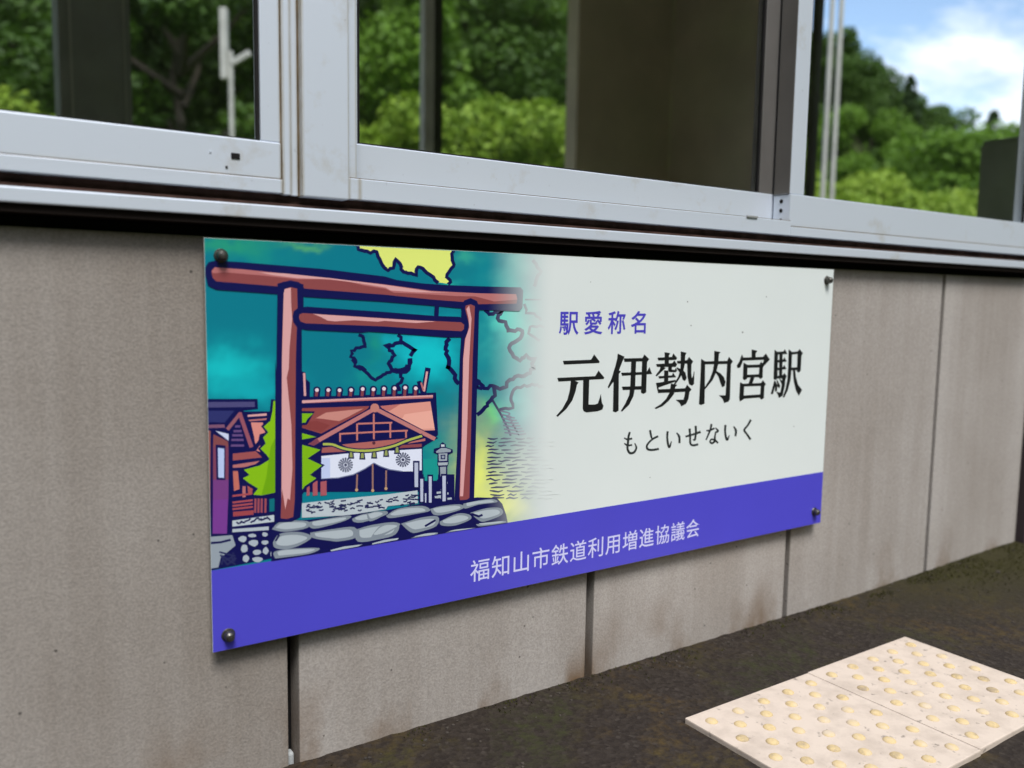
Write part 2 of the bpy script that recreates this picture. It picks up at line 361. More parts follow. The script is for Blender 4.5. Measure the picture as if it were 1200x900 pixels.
bm = bmesh.new(); addbox(bm, 2.211, 3.20, .03, .065, -.03, 2.05); put('entrance_door', bm_mesh(bm, 'd'), M_dpost, B)
box('door_header', 2.211, 3.27, .012, .08, 2.051, 2.6, M_plaster, B)

def sash(x0, x1, y0, y1, z0, z1, zr, sl, sr, name='sliding_sash', mr=None):
    """frame of one sash: bottom rail to zr, stiles sl (left) and sr (right) wide"""
    s = box(name, x0, x1, y0, y1, z0, zr, M_alu, B, bev=.0016)     # bottom rail is the body of the part
    box('stile', x0, x0+sl, y0+.0015, y1, zr+.0004, z1, M_alu, s, bev=.0013)
    box('stile', x1-sr, x1, y0+.0015, y1, zr+.0004, z1, mr or M_alu, s, bev=.0013)
    box('top_rail', x0+sl+.0004, x1-sr-.0004, y0+.001, y1, z1-.05, z1, M_alu, s, bev=.0013)
    ym = (y0+y1)/2
    box('glass_pane', x0+sl+.001, x1-sr-.001, ym-.002, ym+.002, zr+.001, z1-.051, M_glass, s)
    bm = bmesh.new()
    addbox(bm, x0+sl, x0+sl+.004, ym-.008, ym-.0025, zr+.0005, z1-.052); addbox(bm, x1-sr-.004, x1-sr, ym-.008, ym-.0025, zr+.0005, z1-.052)
    addbox(bm, x0+sl+.0045, x1-sr-.0045, ym-.008, ym-.0025, zr+.0002, zr+.0022)
    put('gasket', bm_mesh(bm, 'gasket'), M_black, s)
    return s
s1 = sash(-1.35, .0958, .0, .028, .7912, 1.7795, .836, .03, .0245)
box('latch_slot', .034, .0445, -.0012, .002, .8105, .8175, M_black, s1, bev=.0006)
box('screw_hole', .027, .0296, -.001, .002, .7985, .8010, M_black, s1)
box('screw_hole', .0085, .0105, -.001, .002, .8150, .8172, M_alu, s1)
s2 = sash(.2003, 1.112, .043, .066, .7906, 1.7795, .855, .018, .068, mr=M_alu_shade)  # right stile coloured as in shade
s3 = sash(1.081, 2.0115, .0, .040, .7916, 1.7795, .852, .041, .010)
box('stile_side_shade', 1.0792, 1.0808, .003, .038, .853, 1.779, M_alu_shade, s3)  # dark sheet painting shade on the stile's side face
for z in (.803, .822, .8395):
    bm = bmesh.new()
    vs_ = [bm.verts.new((1.0795, .021+.0035*math.cos(a*math.pi/4), z+.004*math.sin(a*math.pi/4))) for a in range(8)]
    vb_ = [bm.verts.new((1.0812, v.co.y, v.co.z)) for v in vs_]
    bm.faces.new(vs_); [bm.faces.new((vs_[k], vs_[(k+1) % 8], vb_[(k+1) % 8], vb_[k])) for k in range(8)]
    bmesh.ops.recalc_face_normals(bm, faces=bm.faces[:])
    put('screw_hole', bm_mesh(bm, 'screw_hole'), M_black, s3)
# room behind the glass
XR, YF = 3.27, 2.60
box('room_floor', -1.5, XR, .121, YF, -.04, .05, M_floor, B)
box('room_ceiling', -1.5, XR, .121, YF, 2.6, 2.66, M_ceil, B)
box('inner_sill_ledge', -1.4, 2.0, .0905, .2, .735, .772, M_cab, B, bev=.002)
def pillar(x0, x1, m=M_brown): return box('inner_pillar', x0, x1, YF-.06, YF+.12, .051, 2.599, m, B)
box('back_wall', -1.5, .13, YF, YF+.1, .0, .85, M_brown, B); box('back_wall', .376, 2.59, YF, YF+.1, .0, .85, M_brown, B)
box('back_wall', -1.5, .13, YF, YF+.1, 2.42, 2.6, M_brown, B); box('back_wall', .376, 2.59, YF, YF+.1, 2.42, 2.6, M_brown, B)
pillar(.13, .375, M_cab); box('pillar_trim', .165, .172, YF-.066, YF-.0605, .9, 2.5, M_palemetal, B); box('pillar_trim', .35, .355, YF-.066, YF-.0605, .9, 2.5, M_palemetal, B)
box('back_wall', 2.59, XR, YF, YF+.1, 0, 2.6, M_brown, B)
box('back_mullion', 1.675, 1.725, YF+.0, YF+.05, .851, 2.419, M_ceil, B); box('back_mullion', 1.7255, 1.775, YF+.01, YF+.06, .851, 2.419, M_dpost, B)
box('left_wall', -1.6, -1.5005, .0, YF+.1, 0, 2.6, M_brown, B)
# right end wall with its own window
box('end_wall', XR, XR+.1, 1.86, YF-.001, .0, 2.6, M_brown2, B)
box('end_wall', XR, XR+.1, .121, 1.8595, .0, .85, M_brown2, B); box('end_wall', XR, XR+.1, .121, 1.8595, 2.42, 2.6, M_brown2, B)
def end_bar(y0, y1, m, dx=0): box('end_window_bar', XR+.02+dx, XR+.06+dx, y0, y1, .851, 2.419, m, B, bev=.002)
end_bar(1.632, 1.668, M_dpost); 
end_bar(.122, .16, M_palemetal)
# back windows have panes too
box('back_pane', .3765, 1.674, YF+.02, YF+.024, .851, 2.419, M_glass, B); box('back_pane', 1.7765, 2.589, YF+.02, YF+.024, .851, 2.419, M_glass, B)
box('back_pane', -1.49, .1295, YF+.02, YF+.024, .851, 2.419, M_glass, B)
bm = bmesh.new(); addbox(bm, -1.9, 3.7, -.5, YF+.5, 2.661, 2.76); put('roof', bm_mesh(bm, 'roof'), M_roof, B)

# things inside
cab = empty('metal_cabinet', (3.0, .66, .05), label='grey metal cabinet standing inside by the end window', category='cabinet')
def cbox(n, x0, x1, y0, y1, z0, z1, m, bev=0): return box(n, x0-3.0, x1-3.0, y0-.66, y1-.66, z0-.05, z1-.05, m, cab, bev)
cbox('body', 2.9, 3.18, .32, .60, .05, 1.24, M_cab, .004); cbox('door', 2.888, 2.899, .32, .455, .08, 1.22, M_cab, .002); cbox('door', 2.888, 2.899, .462, .60, .08, 1.22, M_cab, .002)
bm = bmesh.new(); lathe(bm, [(.005, 0), (.0065, .012), (.0065, .02), (.010, .022), (.024, .052), (.0225, .052), (.009, .024), (.0, .024)][:7], (0, 0, 0), seg=18)
cup = put('funnel_cup', bm_mesh(bm, 'cup', True), plain('translucent_plastic', (.3, .3, .28), .35), None, label='small pale funnel shaped cup on the ledge behind the middle pane', category='cup')
cup.location = (.66, .135, .8815)
cup.location.z = .7722

# ------------------------------------------------------------------ the sign
W, ZT, ZB = 1.2249, .7138, .1945
src = [(240, 279), (977, 315), (962, 614), (248, 764)]; dst = [(0, ZT-ZB), (W, ZT-ZB), (W, 0), (0, 0)]
A = []
for (x, y), (u, v) in zip(src, dst):
    A += [[x, y, 1, 0, 0, 0, -u*x, -u*y, -u], [0, 0, 0, x, y, 1, -v*x, -v*y, -v]]
H = np.linalg.svd(np.array(A))[2][-1].reshape(3, 3)
def S(x, y):
    q = H @ np.array([x, y, 1.0]); return float(q[0]/q[2]), float(q[1]/q[2])
Hi = np.linalg.inv(H)
def Sinv(u, v):
    q = Hi @ np.array([u, v, 1.0]); return float(q[0]/q[2]), float(q[1]/q[2])
SG = empty('station_sign', (0, 0, ZB), label='wide enamel station sign with torii gate picture, Japanese lettering and purple band', category='sign')
K = 1.04
WHITE = (219, 225, 222)
M_white = plain('white_enamel', tuple(c*K for c in lin(WHITE)), .32, var=.015, vscale=5)
M_purple = plain('purple_band_print', tuple(c*K for c in lin((77, 72, 195))), .32, var=.03, vscale=6)
panel = box('panel', 0, W, .0, .0035, 0, ZT-ZB, M_white, SG, bev=.0002)
panel.data.materials.append(plain('sheet_metal_edge', (.22, .2, .17), .6))
for f in panel.data.polygons:
    if abs(f.normal.y) < .9: f.material_index = 1
bm = bmesh.new(); VB = .3015-ZB
bm.faces.new([bm.verts.new(c) for c in ((.0003, -.0002, .0003), (W-.0003, -.0002, .0003), (W-.0003, -.0002, VB), (.0003, -.0002, VB))])
put('purple_band', bm_mesh(bm, 'band'), M_purple, panel)
def print_mat(name, rough=.32, u0=None, u1=None):
    m, t, b = mat(name); a = _node(t, 'ShaderNodeAttribute', attribute_name='ink')
    if u0 is None: t.links.new(a.outputs['Color'], b.inputs['Base Color'])
    else:                                      # the picture is printed fading out into the white of the sign
        tc = _node(t, 'ShaderNodeTexCoord'); sx = _node(t, 'ShaderNodeSeparateXYZ'); t.links.new(tc.outputs['Object'], sx.inputs[0])
        mr = _node(t, 'ShaderNodeMapRange', interpolation_type='SMOOTHSTEP'); mr.inputs['From Min'].default_value = u0; mr.inputs['From Max'].default_value = u1; t.links.new(sx.outputs['X'], mr.inputs[0])
        mi = _node(t, 'ShaderNodeMix', data_type='RGBA'); t.links.new(mr.outputs[0], mi.inputs[0]); t.links.new(a.outputs['Color'], mi.inputs[6]); mi.inputs[7].default_value = tuple(c*K for c in lin(WHITE))+(1,)
        t.links.new(mi.outputs[2], b.inputs['Base Color']); b.inputs['Roughness'].default_value = rough
    return m
M_print = print_mat('printed_picture_ink', .32, S(566, 430)[0], S(646, 430)[0]); M_ink = print_mat('printed_letter_ink')
class Art:
    """flat printed shapes, traced in the flat plane of the sign, each a hair above the one below"""
    step = 1.5e-6
    def __init__(s, y0): s.y = y0; s.v = []; s.f = []; s.c = []
    def _add(s, pts, tris, col, fd=True):
        s.y -= Art.step; o = len(s.v); c = lin(col); wl = lin(WHITE)
        for x, y in pts:
            u, v = S(x, y); u = min(max(u, .0003), W-.0003); v = min(max(v, VB+.0002), ZT-ZB-.0007); s.v.append((u, s.y, v))
            s.c.append(tuple(K*c[i] for i in range(3)) + (1,))
        for t in tris: s.f.append(tuple(o+i for i in t))
    def poly(s, pts, col, fd=True):
        p3 = [Vector((x, y, 0)) for x, y in pts]
        s._add(pts, tessellate_polygon([p3]), col, fd)
    def stroke(s, pts, w, col, fd=True, closed=False, sm=False):
        if sm: pts = crom(pts)
        n = len(pts); L_, R_ = [], []
        for i, p in enumerate(pts):
            a = pts[max(i-1, 0)]; b = pts[min(i+1, n-1)]
            d = Vector((b[0]-a[0], b[1]-a[1])); d = d.normalized() if d.length else Vector((1, 0))
            ww = (w[i] if isinstance(w, list) else w)/2
            q = Vector((-d.y, d.x))*ww; e = d*(ww*.6 if i == n-1 else (-ww*.6 if i == 0 else 0))
            L_.append((p[0]+q.x+e.x, p[1]+q.y+e.y)); R_.append((p[0]-q.x+e.x, p[1]-q.y+e.y))
        tr = []
        for i in range(n-1): tr += [(i, i+1, n+i+1), (i, n+i+1, n+i)]
        s._add(L_+R_, tr, col, fd)
    def disc(s, c, r, col, fd=True, k=14):
        pts = [(c[0]+r*math.cos(2*math.pi*i/k), c[1]+r*math.sin(2*math.pi*i/k)) for i in range(k)]
        s._add(pts, [(0, i, i+1) for i in range(1, k-1)], col, fd)
    def build(s, name, parent, m=None):
        me = bpy.data.meshes.new(name); me.from_pydata(s.v, [], s.f)
        at = me.attributes.new('ink', 'FLOAT_COLOR', 'POINT')
        at.data.foreach_set('color', [q for c in s.c for q in c])
        bm = bmesh.new(); bm.from_mesh(me)
        for f in bm.faces:
            f.normal_update()
            if f.normal.y > 0: f.normal_flip()
        bm.to_mesh(me); bm.free()
        return put(name, me, m or M_print, parent)
def crom(p, k=5):
    q = [p[0]]+list(p)+[p[-1]]; out = []
    for i in range(1, len(q)-2):
        for j in range(k):
            t = j/k; out.append(tuple(.5*(2*q[i][d]+(q[i+1][d]-q[i-1][d])*t+(2*q[i-1][d]-5*q[i][d]+4*q[i+1][d]-q[i+2][d])*t*t+(3*q[i][d]-q[i-1][d]-3*q[i+1][d]+q[i+2][d])*t**3) for d in (0, 1)))
    out.append(tuple(p[-1])); return out
def frame(bx, by, s):
    return lambda *pts: [(bx+x/s, by+y/s) for x, y in pts]
e_ = 5.4545
C1, C2, C3, C4, C5, C6, C7 = frame(230, 270, e_), frame(430, 270, e_), frame(230, 420, e_), frame(430, 420, e_), frame(230, 550, e_), frame(430, 550, e_), frame(340, 440, 6.6667)
NAVY = (12, 14, 78); PK, PD, PL = (184, 112, 112), (142, 72, 74), (220, 164, 164); GR = (178, 188, 192)
rnd = random.Random(11)

# --- background wash
U1 = S(644, 430)[0]; V0 = VB
NU, NV = 170, 130; verts = []; cols = []; faces = []
def wash(x, y):
    x0_, y0_ = x, y
    x += 16*noise.noise(Vector((x0_*.03, y0_*.05, 0)))+6*noise.noise(Vector((x0_*.11, y0_*.14, 5))); y += 12*noise.noise(Vector((x0_*.035, y0_*.06, 9)))+5*noise.noise(Vector((x0_*.12, y0_*.13, 7)))
    c = np.array(lin((2, 122, 140)))
    def g(cx, cy, sx, sy, col, a):
        nonlocal c
        k = a*math.exp(-((x-cx)/sx)**2-((y-cy)/sy)**2); c = c*(1-k)+np.array(lin(col))*k
    g(262, 432, 45, 26, (18, 196, 200), .95); g(300, 455, 40, 16, (14, 180, 190), .7)
    g(265, 287, 60, 10, (40, 160, 120), .8); g(300, 300, 30, 10, (20, 150, 135), .6); g(362, 287, 22, 5, (90, 180, 110), .8)
    g(500, 415, 36, 34, (14, 200, 208), .95); g(480, 395, 22, 16, (20, 190, 205), .7); g(440, 402, 14, 16, (24, 150, 130), .75)
    g(430, 440, 16, 12, (20, 160, 150), .6); g(515, 470, 22, 20, (2, 128, 140), .8); g(400, 380, 18, 20, (0, 120, 145), .5)
    g(545, 300, 14, 10, (60, 180, 150), .7); g(530, 327, 12, 6, (40, 180, 160), .7); g(600, 375, 30, 50, (90, 225, 205), .9); g(610, 300, 25, 25, (120, 210, 195), .6)
    g(585, 430, 22, 30, (40, 160, 160), .5); g(560, 345, 10, 60, (0, 140, 150), .5); g(580, 485, 14, 14, (100, 210, 130), .85); g(610, 470, 20, 30, (110, 215, 205), .7)
    g(508, 530, 20, 25, (22, 150, 140), .7); g(557, 560, 26, 58, (230, 238, 120), 1.0); g(590, 590, 36, 34, (236, 240, 130), 1.0); g(606, 548, 26, 30, (205, 214, 190), .7)
    return tuple(c*K)+(1,)
for j in range(NV+1):
    for i in range(NU+1):
        u = .0003+(U1-.0003)*i/NU; v = V0+(ZT-ZB-.0003-V0)*j/NV
        verts.append((u, -.0002, v)); cols.append(wash(*Sinv(u, v)))
for j in range(NV):
    for i in range(NU):
        a = j*(NU+1)+i; faces.append((a, a+1, a+NU+2, a+NU+1))
me = bpy.data.meshes.new('wash'); me.from_pydata(verts, [], faces); at = me.attributes.new('ink', 'FLOAT_COLOR', 'POINT'); at.data.foreach_set('color', [q for c in cols for q in c])
put('picture_background', me, M_print, panel)

# --- yellow glow and tree outlines
a = Art(-.00022)
def squiggle(pts, w, amp=2.6):
    out = []
    for p, q in zip(pts, pts[1:]):
        n = max(2, int(math.hypot(q[0]-p[0], q[1]-p[1])/3))
        for i in range(n): out.append((p[0]+(q[0]-p[0])*i/n+rnd.uniform(-amp, amp)*.6, p[1]+(q[1]-p[1])*i/n+rnd.uniform(-amp, amp)*.6))
    out.append(pts[-1]); a.stroke(out, w, NAVY)
jag = C1((1015, 80), (1030, 122), (1070, 130), (1110, 142), (1140, 132), (1165, 190), (1195, 235)) + C2((125, 255), (155, 235), (175, 185), (200, 215), (220, 265), (270, 275), (305, 285), (315, 235), (350, 240), (375, 270), (410, 295), (440, 330))
jr = C2((515, 340), (525, 312), (495, 300), (545, 215), (530, 170), (542, 112))
a.poly(jag+jr, (226, 236, 122)); squiggle(jag, 4.3, 1.6); squiggle(jr, 4, 1.6)
squiggle(C1((1040, 660), (1070, 700), (1075, 740), (1040, 745), (980, 770), (985, 810), (1015, 830), (1005, 860), (1040, 870), (1070, 890)) , 4)
squiggle(C3((1000, 0), (1010, 45), (1060, 65), (1100, 110), (1130, 130), (1200, 95)) + C4((130, 80), (200, 80), (240, 90), (265, 45), (260, 5)) , 4)
squiggle(C2((250, 870), (190, 890), (140, 885), (130, 830), (170, 800), (150, 770), (110, 740), (160, 730), (215, 720), (255, 740), (300, 760), (270, 795)), 4.6)
squiggle(C2((200, 670), (215, 720)), 4.2); squiggle(C4((200, 80), (210, 130), (190, 165), (195, 200)), 4.3); squiggle(C2((270, 820), (250, 870), (230, 890)), 4.2)
squiggle(C2((510, 690), (490, 720), (495, 770), (510, 820), (505, 880)) + C4((515, 55), (545, 110), (570, 155)), 5.1)
squiggle(C2((745, 510), (770, 535), (810, 515), (850, 520), (815, 560), (870, 590), (890, 640), (970, 630), (980, 680), (920, 720), (895, 750), (915, 790), (960, 830), (1000, 795), (1060, 820), (1040, 870)) + C4((1060, 60), (1010, 100), (960, 115), (900, 140), (860, 190), (790, 175), (740, 190), (690, 140)), 4.6)
squiggle(C4((690, 350), (730, 325), (760, 280), (800, 230), (800, 185)), 4.6); squiggle(C4((690, 150), (690, 185), (720, 190)), 4.1)
squiggle(C4((1110, 175), (1040, 165), (950, 185), (920, 220), (900, 265), (920, 310), (840, 325)), 3.7); a.stroke(C4((790, 265), (840, 350), (890, 450), (905, 490)), 2.6, NAVY)
squiggle(C2((1050, 200), (1100, 260), (1060, 350)), 4.1); a.stroke(C2((1000, 440), (1100, 440)), 1.8, NAVY); squiggle(C2((990, 480), (1010, 520), (1070, 540), (1100, 570)), 3.1); squiggle(C2((1110, 610), (1030, 620), (1020, 660), (1090, 700)), 3.1)
for i in range(7): a.stroke(C4((845+i*4, 335+i*23), (900+i*8, 350+i*22), (880+i*13, 372+i*19), (930+i*12, 378+i*17)), 1.7, (90, 88, 120), sm=True)
for row in range(17):
    yy = 512+row*24; x = 745+rnd.uniform(0, 20)+(20 if row > 11 else 0)
    while x < 1110:
        ln = rnd.uniform(45, 120); dy = -ln*.045
        a.stroke(C4((x, yy+rnd.uniform(-5, 5)), (x+ln*.3, yy+rnd.uniform(-8, 4)+dy*.3), (x+ln*.65, yy+rnd.uniform(-5, 7)+dy*.6), (x+ln, yy+dy+rnd.uniform(-5, 3))), [1.0, 2.1, 1.9, .9], (44, 48, 88)); x += ln+rnd.uniform(12, 34)
a.build('tree_outline_print', panel)

# --- houses left, fir tree
a = Art(a.y)
a.poly(C3((222, 335), (470, 335), (500, 420), (500, 900), (222, 900)), NAVY); a.poly(C5((85, 0), (500, 0), (500, 560), (85, 640)), NAVY)
for p, c in [(((325, 357), (445, 347), (445, 362), (325, 369)), PL), (((330, 388), (448, 378), (440, 390), (335, 398)), PK), (((345, 405), (420, 405), (435, 470), (400, 480), (392, 520), (372, 545), (366, 500)), (222, 142, 132)), (((378, 585), (402, 550), (412, 595)), (205, 130, 122)),
             (((230, 604), (375, 588), (415, 628), (230, 648)), (158, 82, 84)), (((230, 676), (400, 650), (350, 688), (230, 694)), PK), (((230, 715), (262, 715), (272, 830), (236, 842)), (196, 110, 98)), (((290, 812), (310, 812), (310, 882), (290, 882)), PK), (((322, 808), (356, 830), (345, 866), (325, 862)), (170, 84, 84))]: a.poly(C3(*p), c)
for y in (158, 200, 222, 243): a.stroke(C5((230, y+6), (352, y-8)), 2.2, (170, 78, 84))
a.poly(C5((230, 266), (360, 255), (360, 284), (230, 296)), (160, 70, 76))
for x in (372, 392, 412, 436): a.stroke(C5((x, 185), (x-2, 268)), 2.4, (158, 78, 88))
a.poly(C5((460, 185), (492, 180), (492, 262), (460, 266)), (10, 110, 120))
# near house
a.poly(C3((70, 255), (388, 255), (390, 320), (300, 330), (380, 560), (330, 585), (222, 585), (222, 900), (70, 900)), NAVY)
a.poly(C3((66, 275), (370, 273), (370, 306), (66, 310)), (78, 74, 122)); a.poly(C3((68, 330), (240, 330), (180, 405), (70, 402)), (46, 50, 108)); a.poly(C3((70, 420), (178, 417), (182, 438), (70, 441)), (126, 84, 112))
a.stroke(C3((200, 445), (276, 350)), 4.2, (150, 92, 104)); a.stroke(C3((276, 350), (346, 556)), 4.6, (152, 84, 100))
for y, h in ((430, 18), (460, 32), (487, 44), (516, 52), (552, 56)): a.stroke(C3((262-h*.7, y), (262+h*.62, y)), 2.6, (104, 76, 128))
a.poly(C3((66, 455), (90, 458), (86, 900), (70, 900)), (150, 92, 84)); a.poly(C5((76, 0), (86, 0), (86, 400), (80, 400)), (150, 92, 84))
a.poly(C3((108, 480), (200, 525), (203, 560), (105, 560)), (134, 74, 78)); a.poly(C3((122, 458), (204, 478), (204, 522)), (206, 212, 238))
a.poly(C3((105, 560), (203, 560), (202, 800), (104, 790)), (128, 66, 92)); a.poly(C3((104, 790), (202, 800), (200, 900), (103, 900)), (120, 62, 132)); a.poly(C5((103, 180), (200, 170), (190, 405), (100, 405)), (122, 60, 146)); a.poly(C5((104, 60), (202, 60), (200, 185), (103, 190)), (120, 62, 130))
a.poly(C3((122, 545), (184, 552), (182, 772), (126, 770)), NAVY); a.poly(C3((136, 566), (176, 572), (174, 758), (138, 756)), (186, 202, 242))
# steps and cobbles
a.poly(C5((225, 322), (490, 286), (490, 330), (225, 360)), (190, 200, 206)); a.poly(C5((225, 376), (455, 360), (455, 383), (225, 396)), (180, 190, 198))
for i in range(12): a.stroke(C5(*[(250+i*18+rnd.uniform(-6, 6), 330-i*2+rnd.uniform(-9, 16)), (266+i*18, 326-i*2+rnd.uniform(-9, 16))]), 2, NAVY)
a.poly(C5((85, 425), (224, 414), (245, 480), (150, 560), (135, 620), (85, 628)), (150, 160, 170)); a.stroke(C5((85, 465), (150, 460), (210, 445)), 2.6, NAVY)
for i in range(9): a.stroke(C5((140+rnd.uniform(0, 100), 520+rnd.uniform(0, 90)), (150+rnd.uniform(0, 100), 520+rnd.uniform(0, 90))), 2, (40, 44, 90))
for cx, cy, rx, ry in ((290, 440, 28, 20), (350, 418, 30, 12), (300, 500, 24, 30), (360, 465, 32, 22), (430, 410, 20, 14), (430, 462, 24, 16), (380, 525, 28, 20), (435, 515, 20, 24), (310, 565, 24, 24), (385, 570, 36, 18), (475, 535, 12, 20)):
    a.poly(C5(*[(cx+rx*math.cos(t)*rnd.uniform(.8, 1.1), cy+ry*math.sin(t)*rnd.uniform(.8, 1.1)) for t in [k*2*math.pi/9 for k in range(9)]]), (172, 182, 192))
# fir
fl = C3((488, 268), (482, 330), (468, 395), (425, 432), (455, 468), (422, 500), (438, 540), (405, 572), (440, 608), (465, 640), (400, 680), (300, 706), (335, 740), (293, 760), (330, 790), (388, 826), (358, 866), (410, 870), (510, 850), (510, 268))
a.stroke(fl[:-2], 6, NAVY); a.poly(fl, (136, 190, 22)); a.poly(C3((470, 560), (500, 500), (505, 850), (410, 868), (440, 760)), (112, 168, 14))
a.build('houses_and_fir_print', panel)

# --- shrine
a = Art(a.y)
a.poly(C7((60, 165), (1125, 130), (1140, 462), (1020, 560), (1020, 905), (60, 905)), NAVY)
a.poly(C3((668, 80), (690, 85), (697, 130), (720, 150), (718, 250), (668, 250)), NAVY); a.stroke(C3((683, 95), (688, 232)), 2.6, PL)
a.stroke(C4((322, 150), (345, 215)), 5, NAVY); a.stroke(C4((377, 68), (350, 215)), 6.5, NAVY); a.stroke(C4((372, 85), (353, 205)), 2.4, PL); a.stroke(C4((335, 155), (348, 200)), 2, PK)
for cx, cy in ((200, 110), (288, 110), (375, 112), (465, 110), (555, 102), (638, 105), (720, 100), (802, 97), (885, 92), (967, 97)):
    a.stroke(C7((cx, cy), (cx-4, 175)), 7.6, NAVY); a.disc(C7((cx, cy))[0], 4.3, NAVY)
for cx, cy in ((200, 110), (288, 110), (375, 112), (465, 110), (555, 102), (638, 105), (720, 100), (802, 97), (885, 92), (967, 97)):
    a.stroke(C7((cx-3, cy+22), (cx-5, 152)), 3.4, (130, 64, 74)); a.disc(C7((cx, cy))[0], 2.2, (236, 214, 222))
a.poly(C7((80, 190), (1100, 150), (1100, 174), (80, 213)), PL); a.poly(C7((500, 186), (1100, 162), (1100, 174), (80, 213)), (186, 110, 112))
a.poly(C7((80, 252), (605, 235), (590, 262), (230, 450), (80, 402)), (146, 72, 72)); a.poly(C7((190, 330), (270, 285), (560, 255), (440, 320), (370, 352), (250, 335)), (204, 138, 128)); a.poly(C7((80, 360), (200, 350), (300, 385), (235, 440), (80, 400)), (136, 62, 62))
a.poly(C7((690, 235), (1080, 200), (1115, 425), (1020, 428), (705, 255)), (224, 152, 138)); a.poly(C7((880, 300), (1090, 270), (1112, 410), (1010, 415), (860, 335)), (238, 172, 156)); a.poly(C7((690, 235), (850, 220), (760, 275), (705, 255)), (190, 112, 108))
a.poly(C7((650, 215), (700, 250), (1140, 485), (1010, 560), (240, 560), (120, 565), (600, 250)), NAVY)
a.stroke(C7((650, 255), (205, 505), (140, 545)), [4.6, 5, 5.6], (190, 120, 120)); a.stroke(C7((650, 255), (1108, 490)), 4.6, (190, 122, 120)); a.disc(C7((648, 250))[0], 5.2, (196, 128, 118)); a.stroke(C7((200, 505), (140, 547)), 5.4, (128, 66, 84))
for p in (((520, 373), (780, 365)), ((375, 452), (640, 438), (900, 427)), ((640, 300), (640, 490)), ((510, 376), (510, 500)), ((768, 370), (768, 480)), ((378, 455), (378, 510)), ((890, 430), (890, 480))): a.stroke(C7(*p), 2, (196, 120, 112))
a.poly(C7((390, 535), (640, 510), (900, 488), (810, 545), (600, 572), (450, 562)), (176, 102, 98)); a.disc(C7((640, 524))[0], 2, (90, 44, 60))
a.poly(C7((235, 560), (330, 550), (440, 590), (235, 600)), (164, 92, 92)); a.poly(C7((860, 540), (1012, 530), (1012, 556), (830, 565)), (142, 72, 78)); a.poly(C7((930, 515), (1040, 488), (1040, 508), (900, 530)), (186, 110, 104))
cur = C7((232, 625), (420, 606), (640, 592), (1012, 570), (1012, 738), (945, 746), (860, 746), (760, 731), (690, 706), (640, 680), (570, 725), (480, 770), (360, 796), (232, 801))
a.poly(cur, (226, 230, 246)); a.stroke(cur[6:], 1.2, (120, 126, 160)); a.poly(C7((232, 640), (300, 640), (300, 796), (232, 800)), (196, 208, 242))
for cx, cy in ((420, 695), (866, 655)):
    for k in range(16):
        t = 2*math.pi*k/16; a.stroke(C7((cx+20*math.cos(t), cy+20*math.sin(t)), (cx+53*math.cos(t), cy+53*math.sin(t))), [1.0, 2.1], (72, 78, 104))
    a.disc(C7((cx, cy))[0], 1.8, (50, 54, 86))
rope = C7((250, 532), (320, 535), (400, 565), (500, 582), (600, 583), (700, 570), (800, 545), (900, 505), (1010, 470))
for cx, cy in ((463, 618), (550, 625), (642, 618), (735, 605), (820, 582)): a.poly(C7((cx-17, cy-32), (cx+17, cy-32), (cx+24, cy+28), (cx-24, cy+28)), NAVY); a.poly(C7((cx-8, cy-30), (cx+8, cy-30), (cx+13, cy+17), (cx-13, cy+17)), (150, 160, 92))
a.stroke(rope, 5.4, NAVY, sm=True); a.stroke(rope, 2.7, (176, 186, 84), sm=True)
for p in (((510, 772), (505, 890)), ((630, 692), (630, 895)), ((735, 742), (733, 880))): a.stroke(C7(*p), 2, (150, 112, 104)); a.disc(C7(p[1])[0], 1.8, (196, 160, 120))
for x0, x1 in ((225, 272), (165, 202), (118, 140)): a.poly(C7((x0, 825), (x1, 818), (x1, 930), (x0, 935)), (170, 88, 98))
for p in (((655, 348), (740, 348), (703, 382), (690, 406), (655, 408)), ((655, 470), (758, 498), (655, 516)), ((650, 543), (785, 580), (702, 635), (795, 680), (716, 740), (758, 762), (684, 812), (660, 848), (650, 848))): a.stroke(C3(*p), 6, NAVY); a.poly(C3(*p), (128, 184, 22))
# gravel strip, fence posts and stone lantern
a.poly(C5((665, 212), (880, 188), (1200, 158)) + C6((310, 132), (312, 214), (120, 232)) + C5((1200, 252), (960, 290), (665, 305)), (188, 198, 204))
for i in range(70):
    x = rnd.uniform(680, 1390); y = 210-(x-665)*.083+rnd.uniform(8, 78); l_ = rnd.uniform(14, 40)
    a.stroke(C5((x, y), (x+l_*.5, y+rnd.uniform(-8, 6)), (x+l_, y-2+rnd.uniform(-8, 8))), 1.7, (34, 38, 84))
a.poly(C4((415, 750), (545, 740), (540, 900), (415, 900)), NAVY); a.poly(C6((320, 30), (545, 30), (545, 212), (318, 215)), NAVY)
a.poly(C4((345, 640), (440, 640), (440, 780), (350, 780)), (22, 150, 142))
a.poly(C4((452, 548), (470, 532), (490, 548), (490, 565), (535, 580), (535, 600), (508, 612), (508, 670), (500, 690), (500, 760), (545, 790), (545, 900), (410, 900), (410, 810), (445, 760), (445, 690), (435, 680), (438, 610), (412, 600), (415, 575), (452, 565)), NAVY)
a.poly(C4((460, 548), (482, 548), (482, 562), (460, 562)), (206, 214, 220)); a.poly(C4((428, 592), (460, 570), (488, 570), (524, 582), (520, 596), (430, 602)), (150, 162, 172)); a.poly(C4((444, 606), (500, 604), (498, 652), (446, 654)), (160, 170, 180)); a.poly(C4((456, 614), (488, 613), (486, 642), (458, 643)), NAVY); a.poly(C4((464, 620), (481, 620), (480, 636), (465, 636)), (150, 160, 176)); a.poly(C4((440, 664), (504, 662), (500, 680), (442, 682)), (170, 180, 188)); a.poly(C4((453, 692), (492, 690), (490, 750), (456, 752)), (150, 160, 170))
